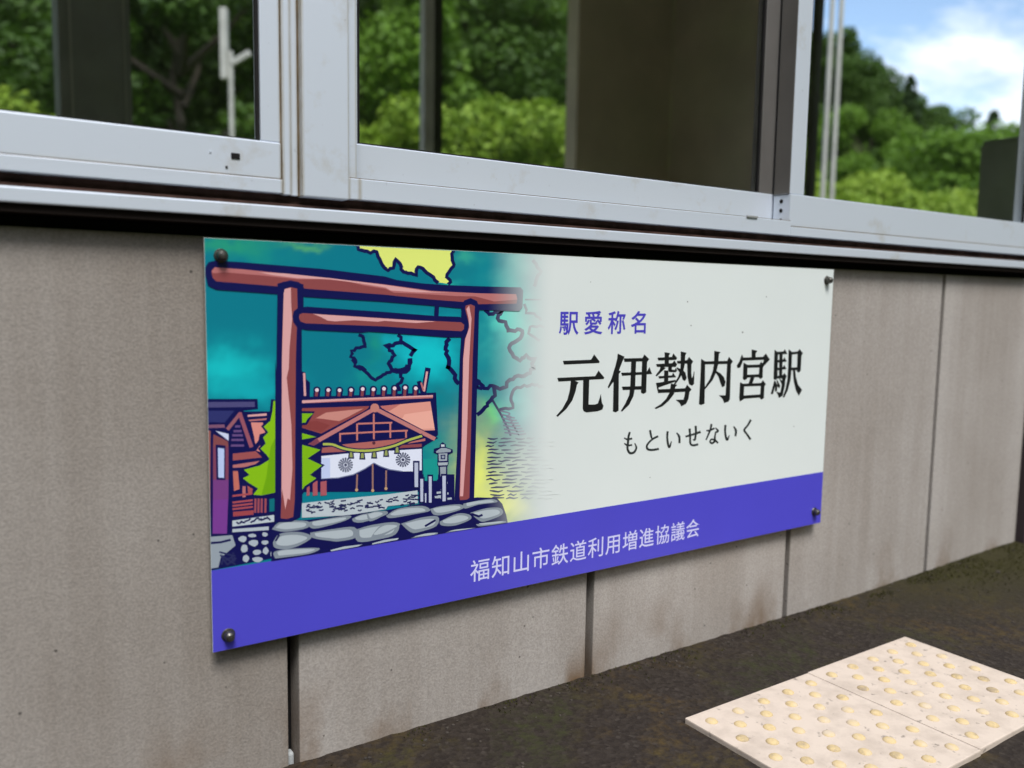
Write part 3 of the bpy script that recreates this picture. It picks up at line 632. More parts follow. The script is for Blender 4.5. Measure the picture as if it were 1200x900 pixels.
for i in range(16): x = rnd.uniform(420, 520); y = rnd.uniform(775, 950); a.stroke(C4((x, y), (x+20, y-2)), 2.4, (170, 180, 190))
for x0, y0, x1, y1 in ((290, 664, 314, 826), (327, 768, 346, 920), (381, 752, 400, 926), (468, 748, 490, 926), (356, 860, 366, 926)): a.poly(C4((x0-9, y0-12), (x1+9, y0-12), (x1+9, y1), (x0-9, y1)), NAVY); a.poly(C4((x0, y0), (x1, y0), (x1-1, y1-6), (x0+1, y1-6)), (186, 192, 214))
# boulder wall
a.poly(C5((470, 350), (560, 322), (700, 318), (1180, 262)) + C6((330, 218), (600, 190), (690, 178), (815, 182), (850, 220), (875, 290), (885, 350)) + C5((470, 600)), NAVY)
a.poly(C5((470, 600), (885+1091, 345), (1980, 372), (470, 606)), NAVY)
def rock(P, pts):
    c = (sum(p[0] for p in pts)/len(pts), sum(p[1] for p in pts)/len(pts)); ring = crom(list(pts)+[pts[0]], 4)[:-1]
    ring = [(c[0]+(x-c[0])*1.1, c[1]+(y-c[1])*1.13) for x, y in ring]; a.poly(P(*ring), (132, 142, 152)); hi = [(c[0]+(x-c[0])*.8, c[1]+(y-c[1])*.62-3) for x, y in ring]; a.poly(P(*hi), (178, 188, 194))
for p in (((485, 375), (540, 332), (690, 330), (690, 368), (560, 390)), ((722, 332), (800, 318), (955, 296), (930, 325), (770, 368), (722, 360)), ((992, 312), (1050, 287), (1180, 267), (1188, 290), (1060, 330), (1005, 330)),
          ((490, 460), (530, 412), (640, 402), (715, 430), (640, 480), (560, 500), (500, 490)), ((730, 402), (860, 382), (985, 372), (1000, 428), (900, 452), (840, 448), (745, 432)), ((1015, 385), (1120, 356), (1260, 345), (1250, 410), (1150, 440), (1030, 452)), ((505, 560), (500, 522), (600, 505), (760, 502), (700, 535))): rock(C5, p)
for p in (((120, 292), (190, 252), (330, 236), (375, 264), (280, 284), (150, 305)), ((-10, 285), (40, 268), (85, 272), (85, 292), (10, 325)), ((398, 252), (460, 236), (570, 226), (590, 250), (480, 284), (420, 285)), ((610, 218), (700, 200), (780, 192), (806, 210), (700, 224), (620, 246)),
          ((60, 372), (110, 345), (190, 350), (140, 390), (70, 425), (20, 430)), ((215, 346), (330, 312), (428, 306), (420, 360), (320, 394), (270, 394)), ((458, 332), (560, 287), (630, 292), (638, 320), (550, 354), (472, 354)), ((655, 278), (750, 252), (830, 252), (838, 290), (740, 328), (700, 318)), ((690, 350), (780, 338), (850, 332), (855, 342), (720, 362)), ((275, 436), (350, 412), (430, 405), (400, 425)), ((495, 402), (560, 385), (670, 375), (600, 392))): rock(C6, p)
a.poly(C5((845, 512), (930, 490), (1050, 476), (1020, 490), (850, 522)), (176, 186, 192)); a.poly(C6((20, 470), (100, 448), (190, 436), (180, 448), (20, 478)), (176, 186, 192))
a.stroke(C5((500, 450), (520, 415)), 2.2, NAVY); a.stroke(C6((360, 360), (420, 325)), 2.4, NAVY); a.stroke(C6((655, 285), (700, 300), (720, 292)), 2.6, NAVY)
a.build('shrine_print', panel)

# --- torii gate
a = Art(a.y)
a.poly(C1((58, 280), (62, 235), (82, 205), (120, 195), (300, 205), (800, 246), (1200, 294)) + C2((180, 316), (350, 338), (500, 348), (700, 355), (968, 362), (985, 382), (980, 490), (960, 514), (700, 507), (430, 482)) + C1((1200, 456), (700, 425), (500, 406), (130, 380), (78, 355)), NAVY)
a.poly(C1((100, 270), (105, 250), (122, 237), (300, 250), (800, 300), (1200, 345)) + C2((400, 385), (700, 400), (940, 405), (948, 435), (942, 466), (700, 470), (600, 455), (400, 440)) + C1((1200, 410), (700, 372), (500, 356), (130, 326), (108, 305)), PD)
a.poly(C1((100, 262), (122, 237), (300, 250), (800, 300), (1200, 345)) + C2((400, 385), (700, 400), (940, 405), (946, 440), (800, 452), (680, 420), (560, 418), (300, 402), (160, 396)) + C1((1200, 372), (1060, 350), (960, 325), (800, 312), (640, 312), (420, 288), (180, 268), (110, 275)), PK)
a.poly(C1((400, 268), (560, 275), (860, 306), (1200, 348)) + C2((400, 390), (520, 396), (300, 394), (140, 382)) + C1((1200, 364), (1040, 338), (850, 312), (640, 305), (480, 285)), PL)
a.stroke(C2((436, 465), (430, 555)), 5.2, NAVY)
a.poly(C1((515, 360), (545, 330), (600, 320), (650, 330), (682, 362), (682, 420), (515, 420)), NAVY); a.poly(C2((590, 480), (610, 445), (650, 430), (690, 450), (705, 490), (705, 520), (590, 520)), NAVY)
a.poly(C1((515, 340), (600, 318), (680, 345), (680, 480), (668, 640)) + C3((668, 0), (668, 900)) + C5((655, 300), (600, 330), (490, 335)) + C3((496, 900), (500, 0)) + C1((506, 900), (515, 380)), NAVY)
a.poly(C2((590, 470), (650, 430), (700, 470), (703, 515)) + C4((695, 0), (682, 500), (670, 900)) + C6((668, 185), (560, 200)) + C4((545, 900), (562, 600), (580, 0)) + C2((588, 690)), NAVY)
a.poly(C1((555, 400), (562, 374), (600, 362), (640, 372), (642, 500), (634, 700)) + C3((630, 0), (620, 900)) + C5((610, 300), (570, 312), (530, 308)) + C3((535, 900), (542, 0)) + C1((544, 700)), PD)
a.poly(C1((555, 400), (562, 374), (600, 366), (602, 480), (608, 560), (590, 750)) + C3((585, 60), (572, 120), (600, 420), (606, 700), (590, 900)) + C5((575, 180), (560, 250), (540, 120)) + C3((536, 900), (542, 0)) + C1((546, 700)), PL)
a.poly(C2((614, 500), (618, 478), (650, 470), (676, 482), (672, 600)) + C4((662, 0), (650, 500), (640, 890)) + C6((625, 192), (580, 196)) + C4((576, 880), (590, 500), (600, 0)) + C2((612, 690), (626, 660), (640, 600), (625, 540)), PD)
a.poly(C2((622, 500), (640, 478), (655, 560), (648, 680)) + C4((640, 0), (628, 400), (622, 560), (612, 700), (600, 880), (580, 880), (592, 500), (602, 0)) + C2((616, 690), (640, 620), (636, 560)), PL)
a.poly(C1((610, 550), (618, 515), (645, 494), (700, 486), (1200, 520)) + C2((430, 545), (580, 550), (622, 572), (637, 610), (628, 655), (600, 680), (500, 682), (0, 645)) + C1((1050, 652), (700, 635), (640, 622), (615, 585)), NAVY)
a.poly(C1((650, 555), (655, 535), (675, 527), (1200, 560)) + C2((300, 572), (588, 585), (608, 600), (606, 630), (590, 642), (300, 626)) + C1((1200, 612), (690, 592), (660, 580)), PD)
a.poly(C1((740, 532), (1200, 562)) + C2((300, 574), (430, 580), (300, 590), (100, 576)) + C1((1150, 582), (1000, 572), (880, 580), (830, 574), (790, 552)), PL)
a.build('torii_gate_print', panel)

# --- brush-style station name
T1, T2, T3 = frame(645, 405, 10), frame(755, 400, 11.25), frame(850, 395, 11.25)
BK = (14, 16, 17)
a = Art(-.00022)
glyphs = [
 (T1, ((128, 178), (455, 165), (490, 102), (552, 185), (548, 197), (135, 215))), (T1, ((62, 378), (505, 358), (542, 292), (608, 375), (600, 385), (72, 415))),
 (T1, ((220, 408), (265, 412), (305, 430), (285, 455), (270, 530), (230, 640), (160, 740), (60, 830), (48, 822), (120, 740), (180, 630), (208, 520))),
 (T1, ((365, 395), (430, 395), (422, 690), (500, 692), (535, 680), (550, 640), (568, 570), (578, 665), (598, 705), (585, 745), (530, 765), (400, 778), (370, 765), (360, 735))),
 (T1, ((770, 95), (845, 128), (820, 180), (780, 285), (800, 300), (778, 330), (775, 760), (745, 778), (715, 770), (722, 410), (660, 495), (653, 485), (700, 380), (745, 230), (765, 150))),
 (T1, ((842, 150), (1060, 145), (1080, 103), (1135, 155), (1110, 190), (1100, 545), (1070, 562), (1045, 550), (1058, 180), (848, 185))),
 (T1, ((812, 318), (1110, 308), (1140, 253), (1172, 327), (820, 348))), (T1, ((820, 482), (1050, 475), (1048, 510), (828, 515))),
 (T1, ((930, 178), (982, 178), (975, 330), (970, 480), (950, 590), (900, 690), (815, 772), (808, 765), (860, 680), (905, 580), (918, 480), (925, 330))),
 (T2, ((250, 143), (320, 155), (300, 180), (300, 305), (250, 310), (252, 170))), (T2, ((158, 215), (345, 205), (362, 158), (410, 217), (400, 237), (165, 245))), (T2, ((138, 300), (350, 288), (375, 253), (410, 300), (395, 330), (148, 330))),
 (T2, ((200, 322), (258, 350), (215, 385), (140, 457), (130, 450), (185, 375))), (T2, ((300, 322), (345, 325), (340, 372), (385, 378), (395, 350), (410, 385), (395, 400), (310, 398), (298, 370))),
 (T2, ((170, 460), (345, 450), (358, 413), (398, 467), (175, 485))), (T2, ((245, 383), (295, 383), (292, 525), (243, 530))), (T2, ((135, 550), (395, 508), (390, 525), (160, 605))),
 (T2, ((465, 133), (535, 150), (518, 180), (510, 300), (490, 400), (440, 490), (385, 567), (375, 560), (430, 470), (460, 370), (465, 250))),
 (T2, ((415, 260), (545, 248), (570, 206), (622, 262), (600, 300), (598, 420), (605, 480), (618, 480), (640, 393), (634, 560), (610, 580), (575, 560), (555, 460), (550, 288), (420, 287))),
 (T2, ((410, 343), (470, 370), (520, 410), (537, 480), (515, 518), (490, 500), (470, 430), (413, 357))), (T2, ((138, 555), (160, 600), (170, 635), (520, 620), (545, 573), (602, 635), (575, 665), (560, 760), (530, 820), (470, 853), (450, 810), (398, 773), (500, 770), (515, 720), (520, 660), (162, 676))),
 (T2, ((335, 558), (412, 575), (385, 600), (370, 690), (300, 780), (220, 850), (130, 888), (118, 880), (200, 830), (270, 760), (315, 680), (330, 600))),
 (T2, ((735, 233), (782, 262), (775, 820), (730, 836), (708, 825), (730, 400))), (T2, ((778, 264), (1080, 258), (1100, 203), (1150, 262), (1125, 300), (1112, 760), (1095, 790), (1040, 810), (1025, 760), (972, 712), (1062, 712), (1080, 293), (778, 296))),
 (T2, ((910, 126), (987, 140), (965, 165), (955, 300), (930, 400), (880, 510), (780, 632), (773, 622), (850, 500), (890, 390), (908, 290))), (T2, ((935, 393), (985, 420), (1030, 470), (1052, 530), (1042, 585), (1015, 602), (990, 540), (965, 460), (930, 412))),
 (T3, ((338, 163), (407, 180), (385, 210), (385, 268), (338, 270))), (T3, ((205, 233), (222, 270), (205, 340), (180, 397), (150, 402), (140, 375), (175, 320))), (T3, ((213, 271), (485, 261), (522, 216), (574, 292), (495, 377), (478, 360), (502, 302), (490, 292), (213, 304))),
 (T3, ((230, 338), (277, 365), (272, 545), (240, 564), (222, 550))), (T3, ((270, 368), (440, 361), (460, 323), (497, 370), (482, 400), (478, 530), (455, 547), (432, 530), (440, 395), (270, 399))), (T3, ((270, 499), (440, 491), (440, 521), (270, 529))), (T3, ((330, 513), (377, 513), (345, 602), (298, 612))),
 (T3, ((185, 598), (234, 625), (225, 820), (180, 844), (174, 800))), (T3, ((230, 617), (460, 607), (485, 570), (522, 620), (502, 650), (495, 805), (465, 822), (450, 808), (460, 640), (230, 646))), (T3, ((225, 774), (455, 759), (455, 791), (225, 809))),
 (T3, ((642, 168), (682, 200), (675, 540), (655, 562), (630, 550))), (T3, ((680, 194), (760, 189), (775, 158), (807, 216), (680, 223))), (T3, ((708, 200), (744, 200), (738, 520), (704, 525))), (T3, ((680, 303), (755, 297), (770, 266), (800, 316), (680, 329))), (T3, ((675, 408), (750, 399), (768, 368), (797, 416), (675, 431))),
 (T3, ((670, 514), (750, 504), (770, 476), (800, 515), (780, 560), (775, 640), (745, 770), (700, 802), (690, 760), (666, 723), (720, 735), (738, 640), (745, 541), (670, 541))), (T3, ((640, 578), (657, 590), (616, 752), (593, 750))), (T3, ((652, 588), (674, 640), (669, 712), (648, 717))), (T3, ((672, 566), (712, 640), (702, 672), (684, 652))), (T3, ((705, 543), (742, 590), (736, 614))),
 (T3, ((830, 163), (870, 195), (862, 420), (850, 560), (815, 700), (765, 797), (753, 790), (790, 690), (815, 560), (825, 400))), (T3, ((865, 199), (950, 189), (970, 156), (1014, 210), (995, 240), (985, 440), (960, 464), (942, 450), (950, 216), (865, 223))), (T3, ((860, 404), (950, 399), (950, 429), (860, 431))), (T3, ((888, 430), (911, 430), (921, 520), (951, 630), (1004, 695), (965, 772), (929, 700), (900, 580)))]
for P, p in glyphs:
    q = P(*p); a.poly(q, BK, False); a.stroke(q+[q[0]], .7, BK, False)
a.build('station_name_lettering', panel, M_ink)
a = Art(-.00022)
for c_, r_ in (((869, 389), 1.0), ((808, 381), .8), ((804, 353), .8), ((897, 347), .7), ((690, 330), .5), ((930, 500), .6), ((760, 560), .6)): a.disc(c_, r_, (120, 122, 118), False, 7)
a.build('dust_specks', panel, M_ink)['kind'] = 'stuff'
# --- hiragana reading, brush strokes of changing width
T4 = frame(720, 485, 7.06); a = Art(-.00022); HK = (34, 40, 40)
for p, w_ in [(((112, 155), (103, 190), (98, 240), (95, 290), (115, 325), (150, 318), (168, 280), (155, 245)), [2.6, 2.8, 2.8, 2.8, 3, 2.8, 2.4, 1.2]), (((68, 200), (95, 212), (128, 205)), [1.4, 2.4, 2.4]), (((70, 245), (95, 262), (128, 258)), [1.4, 2.4, 2.2]),
              (((283, 140), (290, 180), (300, 212)), [2.6, 2.6, 1.8]), (((345, 188), (300, 212), (258, 258), (262, 292), (300, 300), (350, 292)), [2.6, 2.4, 2.4, 2.8, 2.8, 2.6]),
              (((428, 150), (425, 200), (434, 260), (445, 275), (460, 230)), [2.8, 2.6, 2.8, 2.8, 1]), (((505, 160), (525, 190), (527, 238)), [1.6, 3, 2.6]),
              (((582, 188), (630, 175), (697, 152)), [2.4, 2.4, 3]), (((662, 105), (664, 160), (655, 215), (640, 215)), [2.8, 2.6, 2.6, 1.2]), (((612, 128), (616, 190), (618, 245), (640, 262), (678, 255)), [2.8, 2.6, 2.6, 2.8, 2.6]),
              (((755, 140), (780, 138), (815, 122)), [1.8, 2.4, 2.2]), (((793, 90), (785, 130), (765, 180), (750, 215)), [2.6, 2.4, 2.2, 1.6]), (((828, 118), (848, 142), (830, 155)), [1.4, 2.8, 2.2]), (((828, 155), (822, 195), (822, 225), (800, 245), (782, 232), (795, 212), (825, 222), (845, 240)), [1.6, 2.4, 2.6, 2.6, 2, 2, 2.2, 2.4]),
              (((910, 98), (908, 150), (918, 205), (928, 215), (942, 180)), [2.8, 2.6, 2.8, 2.6, 1]), (((980, 108), (998, 140), (995, 182)), [1.6, 3, 2.4]),
              (((1120, 55), (1098, 95), (1068, 135), (1090, 170), (1117, 210)), [2.8, 2.4, 2.6, 2.4, 2.8])]:
    q = T4(*p); cp = crom(q, 6); wl_ = []
    for i in range(len(q)-1):
        for j in range(6): wl_.append((w_[i]+(w_[i+1]-w_[i])*j/6)*.92)
    wl_.append(w_[-1]); a.stroke(cp, wl_, HK, False)
a.build('reading_lettering', panel, M_ink)
# --- gothic lettering
def lettering(name, text, u0, u1, v0, v1, col, thick=0.0, sx=1.0):
    n = len(text); pitch = (u1-u0-(v1-v0)*sx)/(n-1); h = v1-v0
    vv, ff = [], []
    dg = bpy.context.evaluated_depsgraph_get()
    for i, ch in enumerate(text):
        cu = bpy.data.curves.new('glyph', 'FONT'); cu.body = ch; cu.size = 1; cu.offset = thick; cu.resolution_u = 3; ob = bpy.data.objects.new('glyph', cu); C.objects.link(ob)
        bpy.context.view_layer.update(); dg = bpy.context.evaluated_depsgraph_get()
        m = bpy.data.meshes.new_from_object(ob.evaluated_get(dg))
        o = len(vv)
        for v in m.vertices: vv.append((u0+i*pitch+v.co.x*h*1.06*sx-.03*h, -.00024, v0+h*(1-sx)*.5+(v.co.y+.09)*h*1.06*sx))
        for p in m.polygons: ff.append(tuple(o+k for k in p.vertices))
        bpy.data.objects.remove(ob); bpy.data.curves.remove(cu); bpy.data.meshes.remove(m)
    me = bpy.data.meshes.new(name); me.from_pydata(vv, [], ff); bm = bmesh.new(); bm.from_mesh(me)
    for f in bm.faces:
        f.normal_update()
        if f.normal.y > 0: f.normal_flip()
    bm.to_mesh(me); bm.free()
    return put(name, me, plain(name+'_ink', tuple(c*K for c in lin(col)), .35, var=0), panel)
lettering('nickname_heading', '駅愛称名', .538, .7250, .591-ZB, .6285-ZB, (74, 66, 186), .016)
lettering('association_lettering', '福知山市鉄道利用増進協議会', .3800, .8690, .2165-ZB, .2535-ZB, (206, 206, 242), .005, .93)
# --- bolts with washers
for (u, v) in ((.0195, .4985), (1.2035, .4975), (1.2022, .0262), (.0195, .0196)):
    bm = bmesh.new(); lathe(bm, [(.0085, -.0005), (.0088, .0008), (.0080, .002), (.0064, .0022), (.0066, .0075), (.0058, .0105), (.0036, .0125), (.0012, .013)], (u, 0, v), 'Y', 18)
    b = put('bolt', bm_mesh(bm, 'bolt', False), M_bolt, SG)
    bm = bmesh.new(); lathe(bm, [(.0045, -.0195), (.0045, -.0036)], (u, 0, v), 'Y', 10); put('standoff', bm_mesh(bm, 'standoff'), M_bolt, b)

# ------------------------------------------------------------------ tactile paving tiles
def tile_mat():
    m, t, b = mat('worn_tactile_tile'); n = lambda k, **a: _node(t, k, **a); l = t.links.new
    g = n('ShaderNodeNewGeometry')
    a = n('ShaderNodeTexNoise', i_Scale=22.0, i_Detail=8.0, i_Roughness=.65); l(g.outputs['Position'], a.inputs['Vector'])
    r = n('ShaderNodeValToRGB'); e = r.color_ramp.elements; e[0].position = .3; e[0].color = (.45, .37, .30, 1); e[1].position = .56; e[1].color = (.57, .475, .39, 1)
    l(a.outputs['Fac'], r.inputs[0])
    s = n('ShaderNodeTexNoise', i_Scale=70.0, i_Detail=4.0); l(g.outputs['Position'], s.inputs['Vector'])
    sr = n('ShaderNodeMapRange'); sr.inputs['From Min'].default_value = .27; sr.inputs['From Max'].default_value = .36; sr.inputs['To Min'].default_value = .45; l(s.outputs['Fac'], sr.inputs[0])
    v = n('ShaderNodeVectorMath', operation='SCALE'); l(r.outputs[0], v.inputs[0]); l(sr.outputs[0], v.inputs['Scale'])
    l(v.outputs[0], b.inputs['Base Color']); b.inputs['Roughness'].default_value = .8
    f = n('ShaderNodeTexNoise', i_Scale=400.0, i_Detail=2.0); l(g.outputs['Position'], f.inputs['Vector'])
    bp = n('ShaderNodeBump', i_Strength=.3, i_Distance=.001); l(f.outputs['Fac'], bp.inputs['Height']); l(bp.outputs[0], b.inputs['Normal'])
    return m
M_tile = tile_mat(); 
def dot_mat():
    m, t, b = mat('worn_yellow_dot'); n = lambda k, **a: _node(t, k, **a); l = t.links.new
    g = n('ShaderNodeNewGeometry'); a = n('ShaderNodeTexNoise', i_Scale=60.0, i_Detail=6.0, i_Roughness=.7); l(g.outputs['Position'], a.inputs['Vector'])
    c = n('ShaderNodeTexNoise', i_Scale=9.0, i_Detail=3.0); l(g.outputs['Position'], c.inputs['Vector'])
    ad = n('ShaderNodeMath', operation='ADD'); l(a.outputs['Fac'], ad.inputs[0]); l(c.outputs['Fac'], ad.inputs[1])
    r = n('ShaderNodeValToRGB'); e = r.color_ramp.elements; h = n('ShaderNodeMath', operation='MULTIPLY'); h.inputs[1].default_value = .5; l(ad.outputs[0], h.inputs[0]); l(h.outputs[0], r.inputs[0])
    e[0].position = .36; e[0].color = (.30, .235, .165, 1); e[1].position = .62; e[1].color = (.56, .46, .34, 1); x = e.new(.48); x.color = (.58, .44, .225, 1)
    l(r.outputs[0], b.inputs['Base Color']); b.inputs['Roughness'].default_value = .85; b.inputs['Specular IOR Level'].default_value = .25
    return m
M_dot = dot_mat()
bm = bmesh.new(); addbox(bm, 0.0006, .2994, -.2992, 0, -.03, .0045, .002)
tile_me = bm_mesh(bm, 'tile')
bm = bmesh.new(); lathe(bm, [(.0104, -.0006), (.0094, .0010), (.0074, .0026), (.0045, .0035), (.0012, .0037)], (0, 0, 0), seg=12); dot_me = bm_mesh(bm, 'dot', True)
for k, (tx, ty, rz, lab) in enumerate(((.6613, -.1788, .0, 'worn pinkish tactile paving tile whose corner points towards the sign'), (.9618, -.1768, .0, 'worn pinkish tactile paving tile nearer the dark end post'))):
    t = put('tactile_tile', tile_me, M_tile, None, label=lab, category='paving tile', group='tactile paving tiles')
    t.location = (tx, ty, 0); t.rotation_euler = (0, 0, rz)
    for a_ in range(9):
        for b_ in range(9):
            if (a_+b_) % 2: continue
            d = put('raised_dot', dot_me, M_dot, t); d.location = (.028+.0302*a_, -.030-.0302*b_, .0043)

# ------------------------------------------------------------------ vegetation behind the building
def ray(px, py):
    d = fw + rt*((px-600)/F_PX) - up*((py-450)/F_PX); return d
def leaf_mat(name, c0, c1):
    m, t, b = mat(name); n = lambda k, **a: _node(t, k, **a); l = t.links.new
    g = n('ShaderNodeNewGeometry'); oi = n('ShaderNodeObjectInfo')
    ad = n('ShaderNodeMath', operation='MULTIPLY_ADD'); ad.inputs[1].default_value = .6; l(g.outputs['Random Per Island'], ad.inputs[0])
    m2 = n('ShaderNodeMath', operation='MULTIPLY'); m2.inputs[1].default_value = .4; l(oi.outputs['Random'], m2.inputs[0]); l(m2.outputs[0], ad.inputs[2])
    r = n('ShaderNodeMix', data_type='RGBA'); r.inputs[6].default_value = c0+(1,); r.inputs[7].default_value = c1+(1,); l(ad.outputs[0], r.inputs[0])
    l(r.outputs[2], b.inputs['Base Color']); b.inputs['Roughness'].default_value = .55; b.inputs['Specular IOR Level'].default_value = .3
    b.inputs['Subsurface Weight'].default_value = 0
    tl = n('ShaderNodeBsdfTranslucent'); l(r.outputs[2], tl.inputs[0]); ms = n('ShaderNodeMixShader'); ms.inputs[0].default_value = .3
    o = t.nodes['Material Output']; l(b.outputs[0], ms.inputs[1]); l(tl.outputs[0], ms.inputs[2]); l(ms.outputs[0], o.inputs[0])
    return m
M_leafd = leaf_mat('dark_leaf', (.03, .075, .008), (.10, .20, .022)); M_leafm = leaf_mat('mid_leaf', (.075, .17, .012), (.20, .36, .035)); M_leafl = leaf_mat('light_leaf', (.15, .27, .02), (.33, .46, .055)); M_leafc = leaf_mat('conifer_leaf', (.015, .038, .012), (.04, .08, .022))
M_bark = plain('bark', (.07, .055, .042), .9, bump=.5, bscale=30)
def crown_mesh(seed, n, size, kind):
    """unit tree: height 1, leaf faces in clumps through the crown"""
    rn = random.Random(seed); V, Fc = [], []
    clumps = []
    if kind == 'broad':
        for i in range(34):
            t = rn.uniform(0, 6.28); z = rn.uniform(.30, .93); rr = .40*math.sqrt(max(.05, 1-((z-.55)/.45)**2))*rn.uniform(.35, 1)
            clumps.append((rr*math.cos(t), rr*math.sin(t), z, rn.uniform(.07, .14)))
    elif kind == 'bush':
        for i in range(30):
            t = rn.uniform(0, 6.28); z = rn.uniform(.15, .9); rr = .62*math.sqrt(max(.05, 1-((z-.35)/.65)**2))*rn.uniform(.2, 1)
            clumps.append((rr*math.cos(t), rr*math.sin(t), z, rn.uniform(.1, .18)))
    else:
        for i in range(70):
            z = rn.uniform(.12, .99)**.9; t = rn.uniform(0, 6.28); rr = .21*(1.02-z)*rn.uniform(.4, 1.1)
            clumps.append((rr*math.cos(t), rr*math.sin(t), z, .018+.055*(1.02-z)))
    for i in range(n):
        cx, cy, cz, cr_ = clumps[i % len(clumps)]
        d = Vector((rn.gauss(0, 1), rn.gauss(0, 1), rn.gauss(0, 1))).normalized()*cr_*rn.uniform(.55, 1.08)
        if kind != 'conifer': d.z *= .75
        else: d.z = d.z*.6-abs(d.x+d.y)*.25
        p = Vector((cx, cy, cz))+d; s = size*rn.uniform(.6, 1.3)
        nn = (d.normalized()*.6+Vector((rn.gauss(0, .5), rn.gauss(0, .5), rn.gauss(.35, .5)))).normalized(); u = nn.orthogonal().normalized(); v = nn.cross(u)
        an = rn.uniform(0, 6.28); u, v = u*math.cos(an)+v*math.sin(an), v*math.cos(an)-u*math.sin(an)
        o = len(V); V += [p-u*s, p+v*s*.55+nn*s*.1, p+u*s, p-v*s*.55+nn*s*.1]; Fc.append((o, o+1, o+2, o+3))
    me = bpy.data.meshes.new('crown'); me.from_pydata([tuple(v) for v in V], [], Fc); return me, clumps
def trunk_mesh(seed, clumps, kind):
    rn = random.Random(seed); bm = bmesh.new(); top = .97 if kind == 'conifer' else .8
    pts = [(rn.uniform(-.01, .01)*i, rn.uniform(-.01, .01)*i, -.03+top*i/6) for i in range(7)]
    tube(bm, pts, [.026*(1-.13*i) for i in range(7)], 7)
    if kind != 'conifer':
        for c in clumps[::3]:
            z0 = max(.12, c[2]-.22); tube(bm, [(0, 0, z0), (c[0]*.5, c[1]*.5, z0+.1), (c[0], c[1], c[2])], [.012, .008, .003], 5)
    return bm_mesh(bm, 'trunk')
PROTO = {}
for nm, kind, n, size, mt, seeds in (('dark_broadleaf_tree', 'broad', 13000, .0145, M_leafd, (1, 2)), ('broadleaf_tree', 'broad', 13000, .0145, M_leafm, (3, 4)), ('light_shrub', 'bush', 11000, .021, M_leafl, (5, 6)), ('conifer_tree', 'conifer', 9000, .013, M_leafc, (7, 8))):
    for sd in seeds:
        cm, cl = crown_mesh(sd, n, size, kind); PROTO.setdefault(nm, []).append((cm, trunk_mesh(sd, cl, kind), mt))
LAB = {'dark_broadleaf_tree': 'dark green broadleaf tree on the hillside', 'broadleaf_tree': 'fresh green broadleaf tree on the hillside', 'light_shrub': 'yellow green leafy shrub below the slope', 'conifer_tree': 'dark pointed conifer on the hillside'}
def where(x, y):
    az = math.degrees(math.atan2(x-CAM.x, y-CAM.y))
    return 'behind the waiting room pillar and lamp pole' if az < 18 else ('behind the wide middle pane' if az < 46 else 'beyond the end window')
tn = random.Random(21)
def tree(nm, x, y, h, wide=1.0, label=None, z=None):
    cm, tm, mt = PROTO[nm][tn.randrange(2)]
    kw = dict(label=label or LAB[nm]+' '+where(x, y), category='shrub' if nm == 'light_shrub' else 'tree')
    if not label: kw['group'] = nm.replace('_', ' ')+'s '+where(x, y)
    r = empty(nm, (x, y, (terrain(x, y) if z is None else z)-.1), **kw)
    r.rotation_euler = (0, 0, tn.uniform(0, 6.28)); r.scale = (h*wide, h*wide, h)
    put('crown', cm, mt, r); put('trunk', tm, M_bark, r)
def tree_px(nm, px, py, dist, wide=1.0, label=None):
    d = ray(px, py); k = dist/math.hypot(d.x, d.y); p = CAM+d*k
    tree(nm, p.x, p.y, max(1, p.z-terrain(p.x, p.y)+.1), wide, label)
# trees that stand out through the right pane
tree_px('conifer_tree', 1069, 86, 25, .85, 'slim dark conifer whose tip stands against the sky beside the taller leafy trees')
tree_px('conifer_tree', 1164, 130, 24, .85, 'lone pointed conifer against the clouds above the rounded green tree')
tree_px('dark_broadleaf_tree', 986, 50, 27, .8); tree_px('dark_broadleaf_tree', 1018, 72, 28, .8); tree_px('dark_broadleaf_tree', 962, 34, 26, 1.0); tree_px('dark_broadleaf_tree', 1046, 98, 28, .8)
tree_px('dark_broadleaf_tree', 1096, 124, 30, 1.1); tree_px('broadleaf_tree', 1016, 124, 23, 1.1)
tree_px('broadleaf_tree', 1125, 152, 21, 1.35, 'rounded fresh green tree standing alone below the lone conifer'); tree_px('dark_broadleaf_tree', 1060, 165, 24, 1.3)
tree_px('broadleaf_tree', 1185, 205, 18, 1.2); tree_px('dark_broadleaf_tree', 1230, 195, 24, 1.3); tree_px('dark_broadleaf_tree', 1290, 205, 26, 1.3)
for px, py, dd in ((1085, 214, 15), (1040, 222, 14), (1000, 205, 15), (970, 196, 16), (1130, 226, 14.5), (1160, 214, 17), (1215, 222, 15)): tree_px('light_shrub', px, py, dd, .9)
# shrubs along the foot of the hill
for px, py, dd in ((430, 132, 14.0), (470, 140, 14.6), (505, 126, 15), (548, 118, 13.6), (590, 112, 14), (632, 128, 13.4), (668, 116, 14.8), (715, 120, 14), (760, 118, 14.5), (810, 125, 14), (8, 112, 14), (-40, 104, 14), (60, 142, 13.5), (390, 134, 14)): tree_px('light_shrub', px, py, dd, .95)
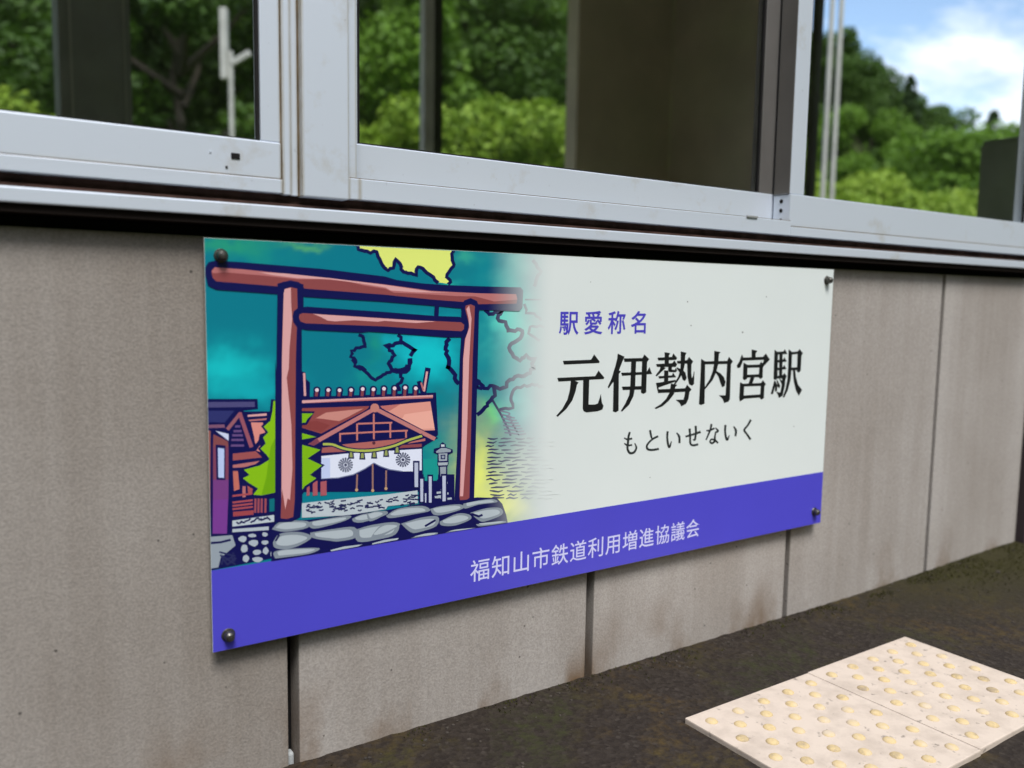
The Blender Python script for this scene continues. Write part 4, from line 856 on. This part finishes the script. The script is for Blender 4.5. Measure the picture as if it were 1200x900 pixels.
# wooded slope
for i in range(108):
    for _ in range(30):
        az = R(tn.uniform(-16, 62)); r = 15+33*tn.random()**1.15; x, y = CAM.x+r*math.sin(az), CAM.y+r*math.cos(az)
        if az < R(44) or (r > 31 and az < R(49)): break
    left = az < R(8)
    nm = tn.choices(['dark_broadleaf_tree', 'broadleaf_tree', 'conifer_tree'], [.7, .15, .15] if left else [.42, .5, .08])[0]
    h = tn.uniform(4.2, 7.2)*(1.2 if nm == 'conifer_tree' else 1)
    if az > R(47): h *= .8
    tree(nm, x, y, h, tn.uniform(.85, 1.15))

# pale bars added outdoors so the end window's bars catch light
d = ray(976, 100); k = 7.2/math.hypot(d.x, d.y); P = CAM+d*k
mp_ = empty('added_pale_bars', (P.x, P.y, -.06), label='pair of added pale bars outside, standing in for bars of the end window', category='post')
for sgn in (-1, 1):
    bm = bmesh.new(); tube(bm, [(sgn*.036*rt0.x, sgn*.036*rt0.y, 0), (sgn*.036*rt0.x, sgn*.036*rt0.y, 4.2)], .019, 12); put('pale_bar', bm_mesh(bm, 'pale_bar', True), M_palemetal, mp_)
for z in (.6, 4.1):
    o = box('bar_clamp', -.085, .085, -.035, .035, z, z+.04, M_palemetal, mp_); o.rotation_euler = (0, 0, -YAW)
# lamp pole behind the left window
d = ray(270, 60); k = 9.4/math.hypot(d.x, d.y); P = CAM+d*k
lp_ = empty('lamp_pole', (P.x, P.y, -.06), label='pale steel pole with a box lamp behind the left window', category='lamp pole')
zt_ = P.z+.06
bm = bmesh.new(); tube(bm, [(0, 0, 0), (0, 0, zt_+.0)], .026, 12); put('pole', bm_mesh(bm, 'pole', True), M_palemetal, lp_)
ax = Vector((rt.x, rt.y, 0)).normalized()
def lbox(n, cx, z0, z1, hw, m, tilt=0):
    o = box(n, -hw, hw, -.04, .04, z0, z1, m, lp_, .008); o.rotation_euler = (0, tilt, -YAW); o.location = (ax.x*cx, ax.y*cx, 0); return o
lbox('lamp_housing', -.06, zt_-.28, zt_+.42, .036, M_palemetal)
o = box('side_lamp', -.03, .03, -.03, .03, 0, .21, M_palemetal, lp_, .008); o.rotation_euler = (0, 1.05, -YAW); o.location = (ax.x*.02, ax.y*.02, zt_-.12)
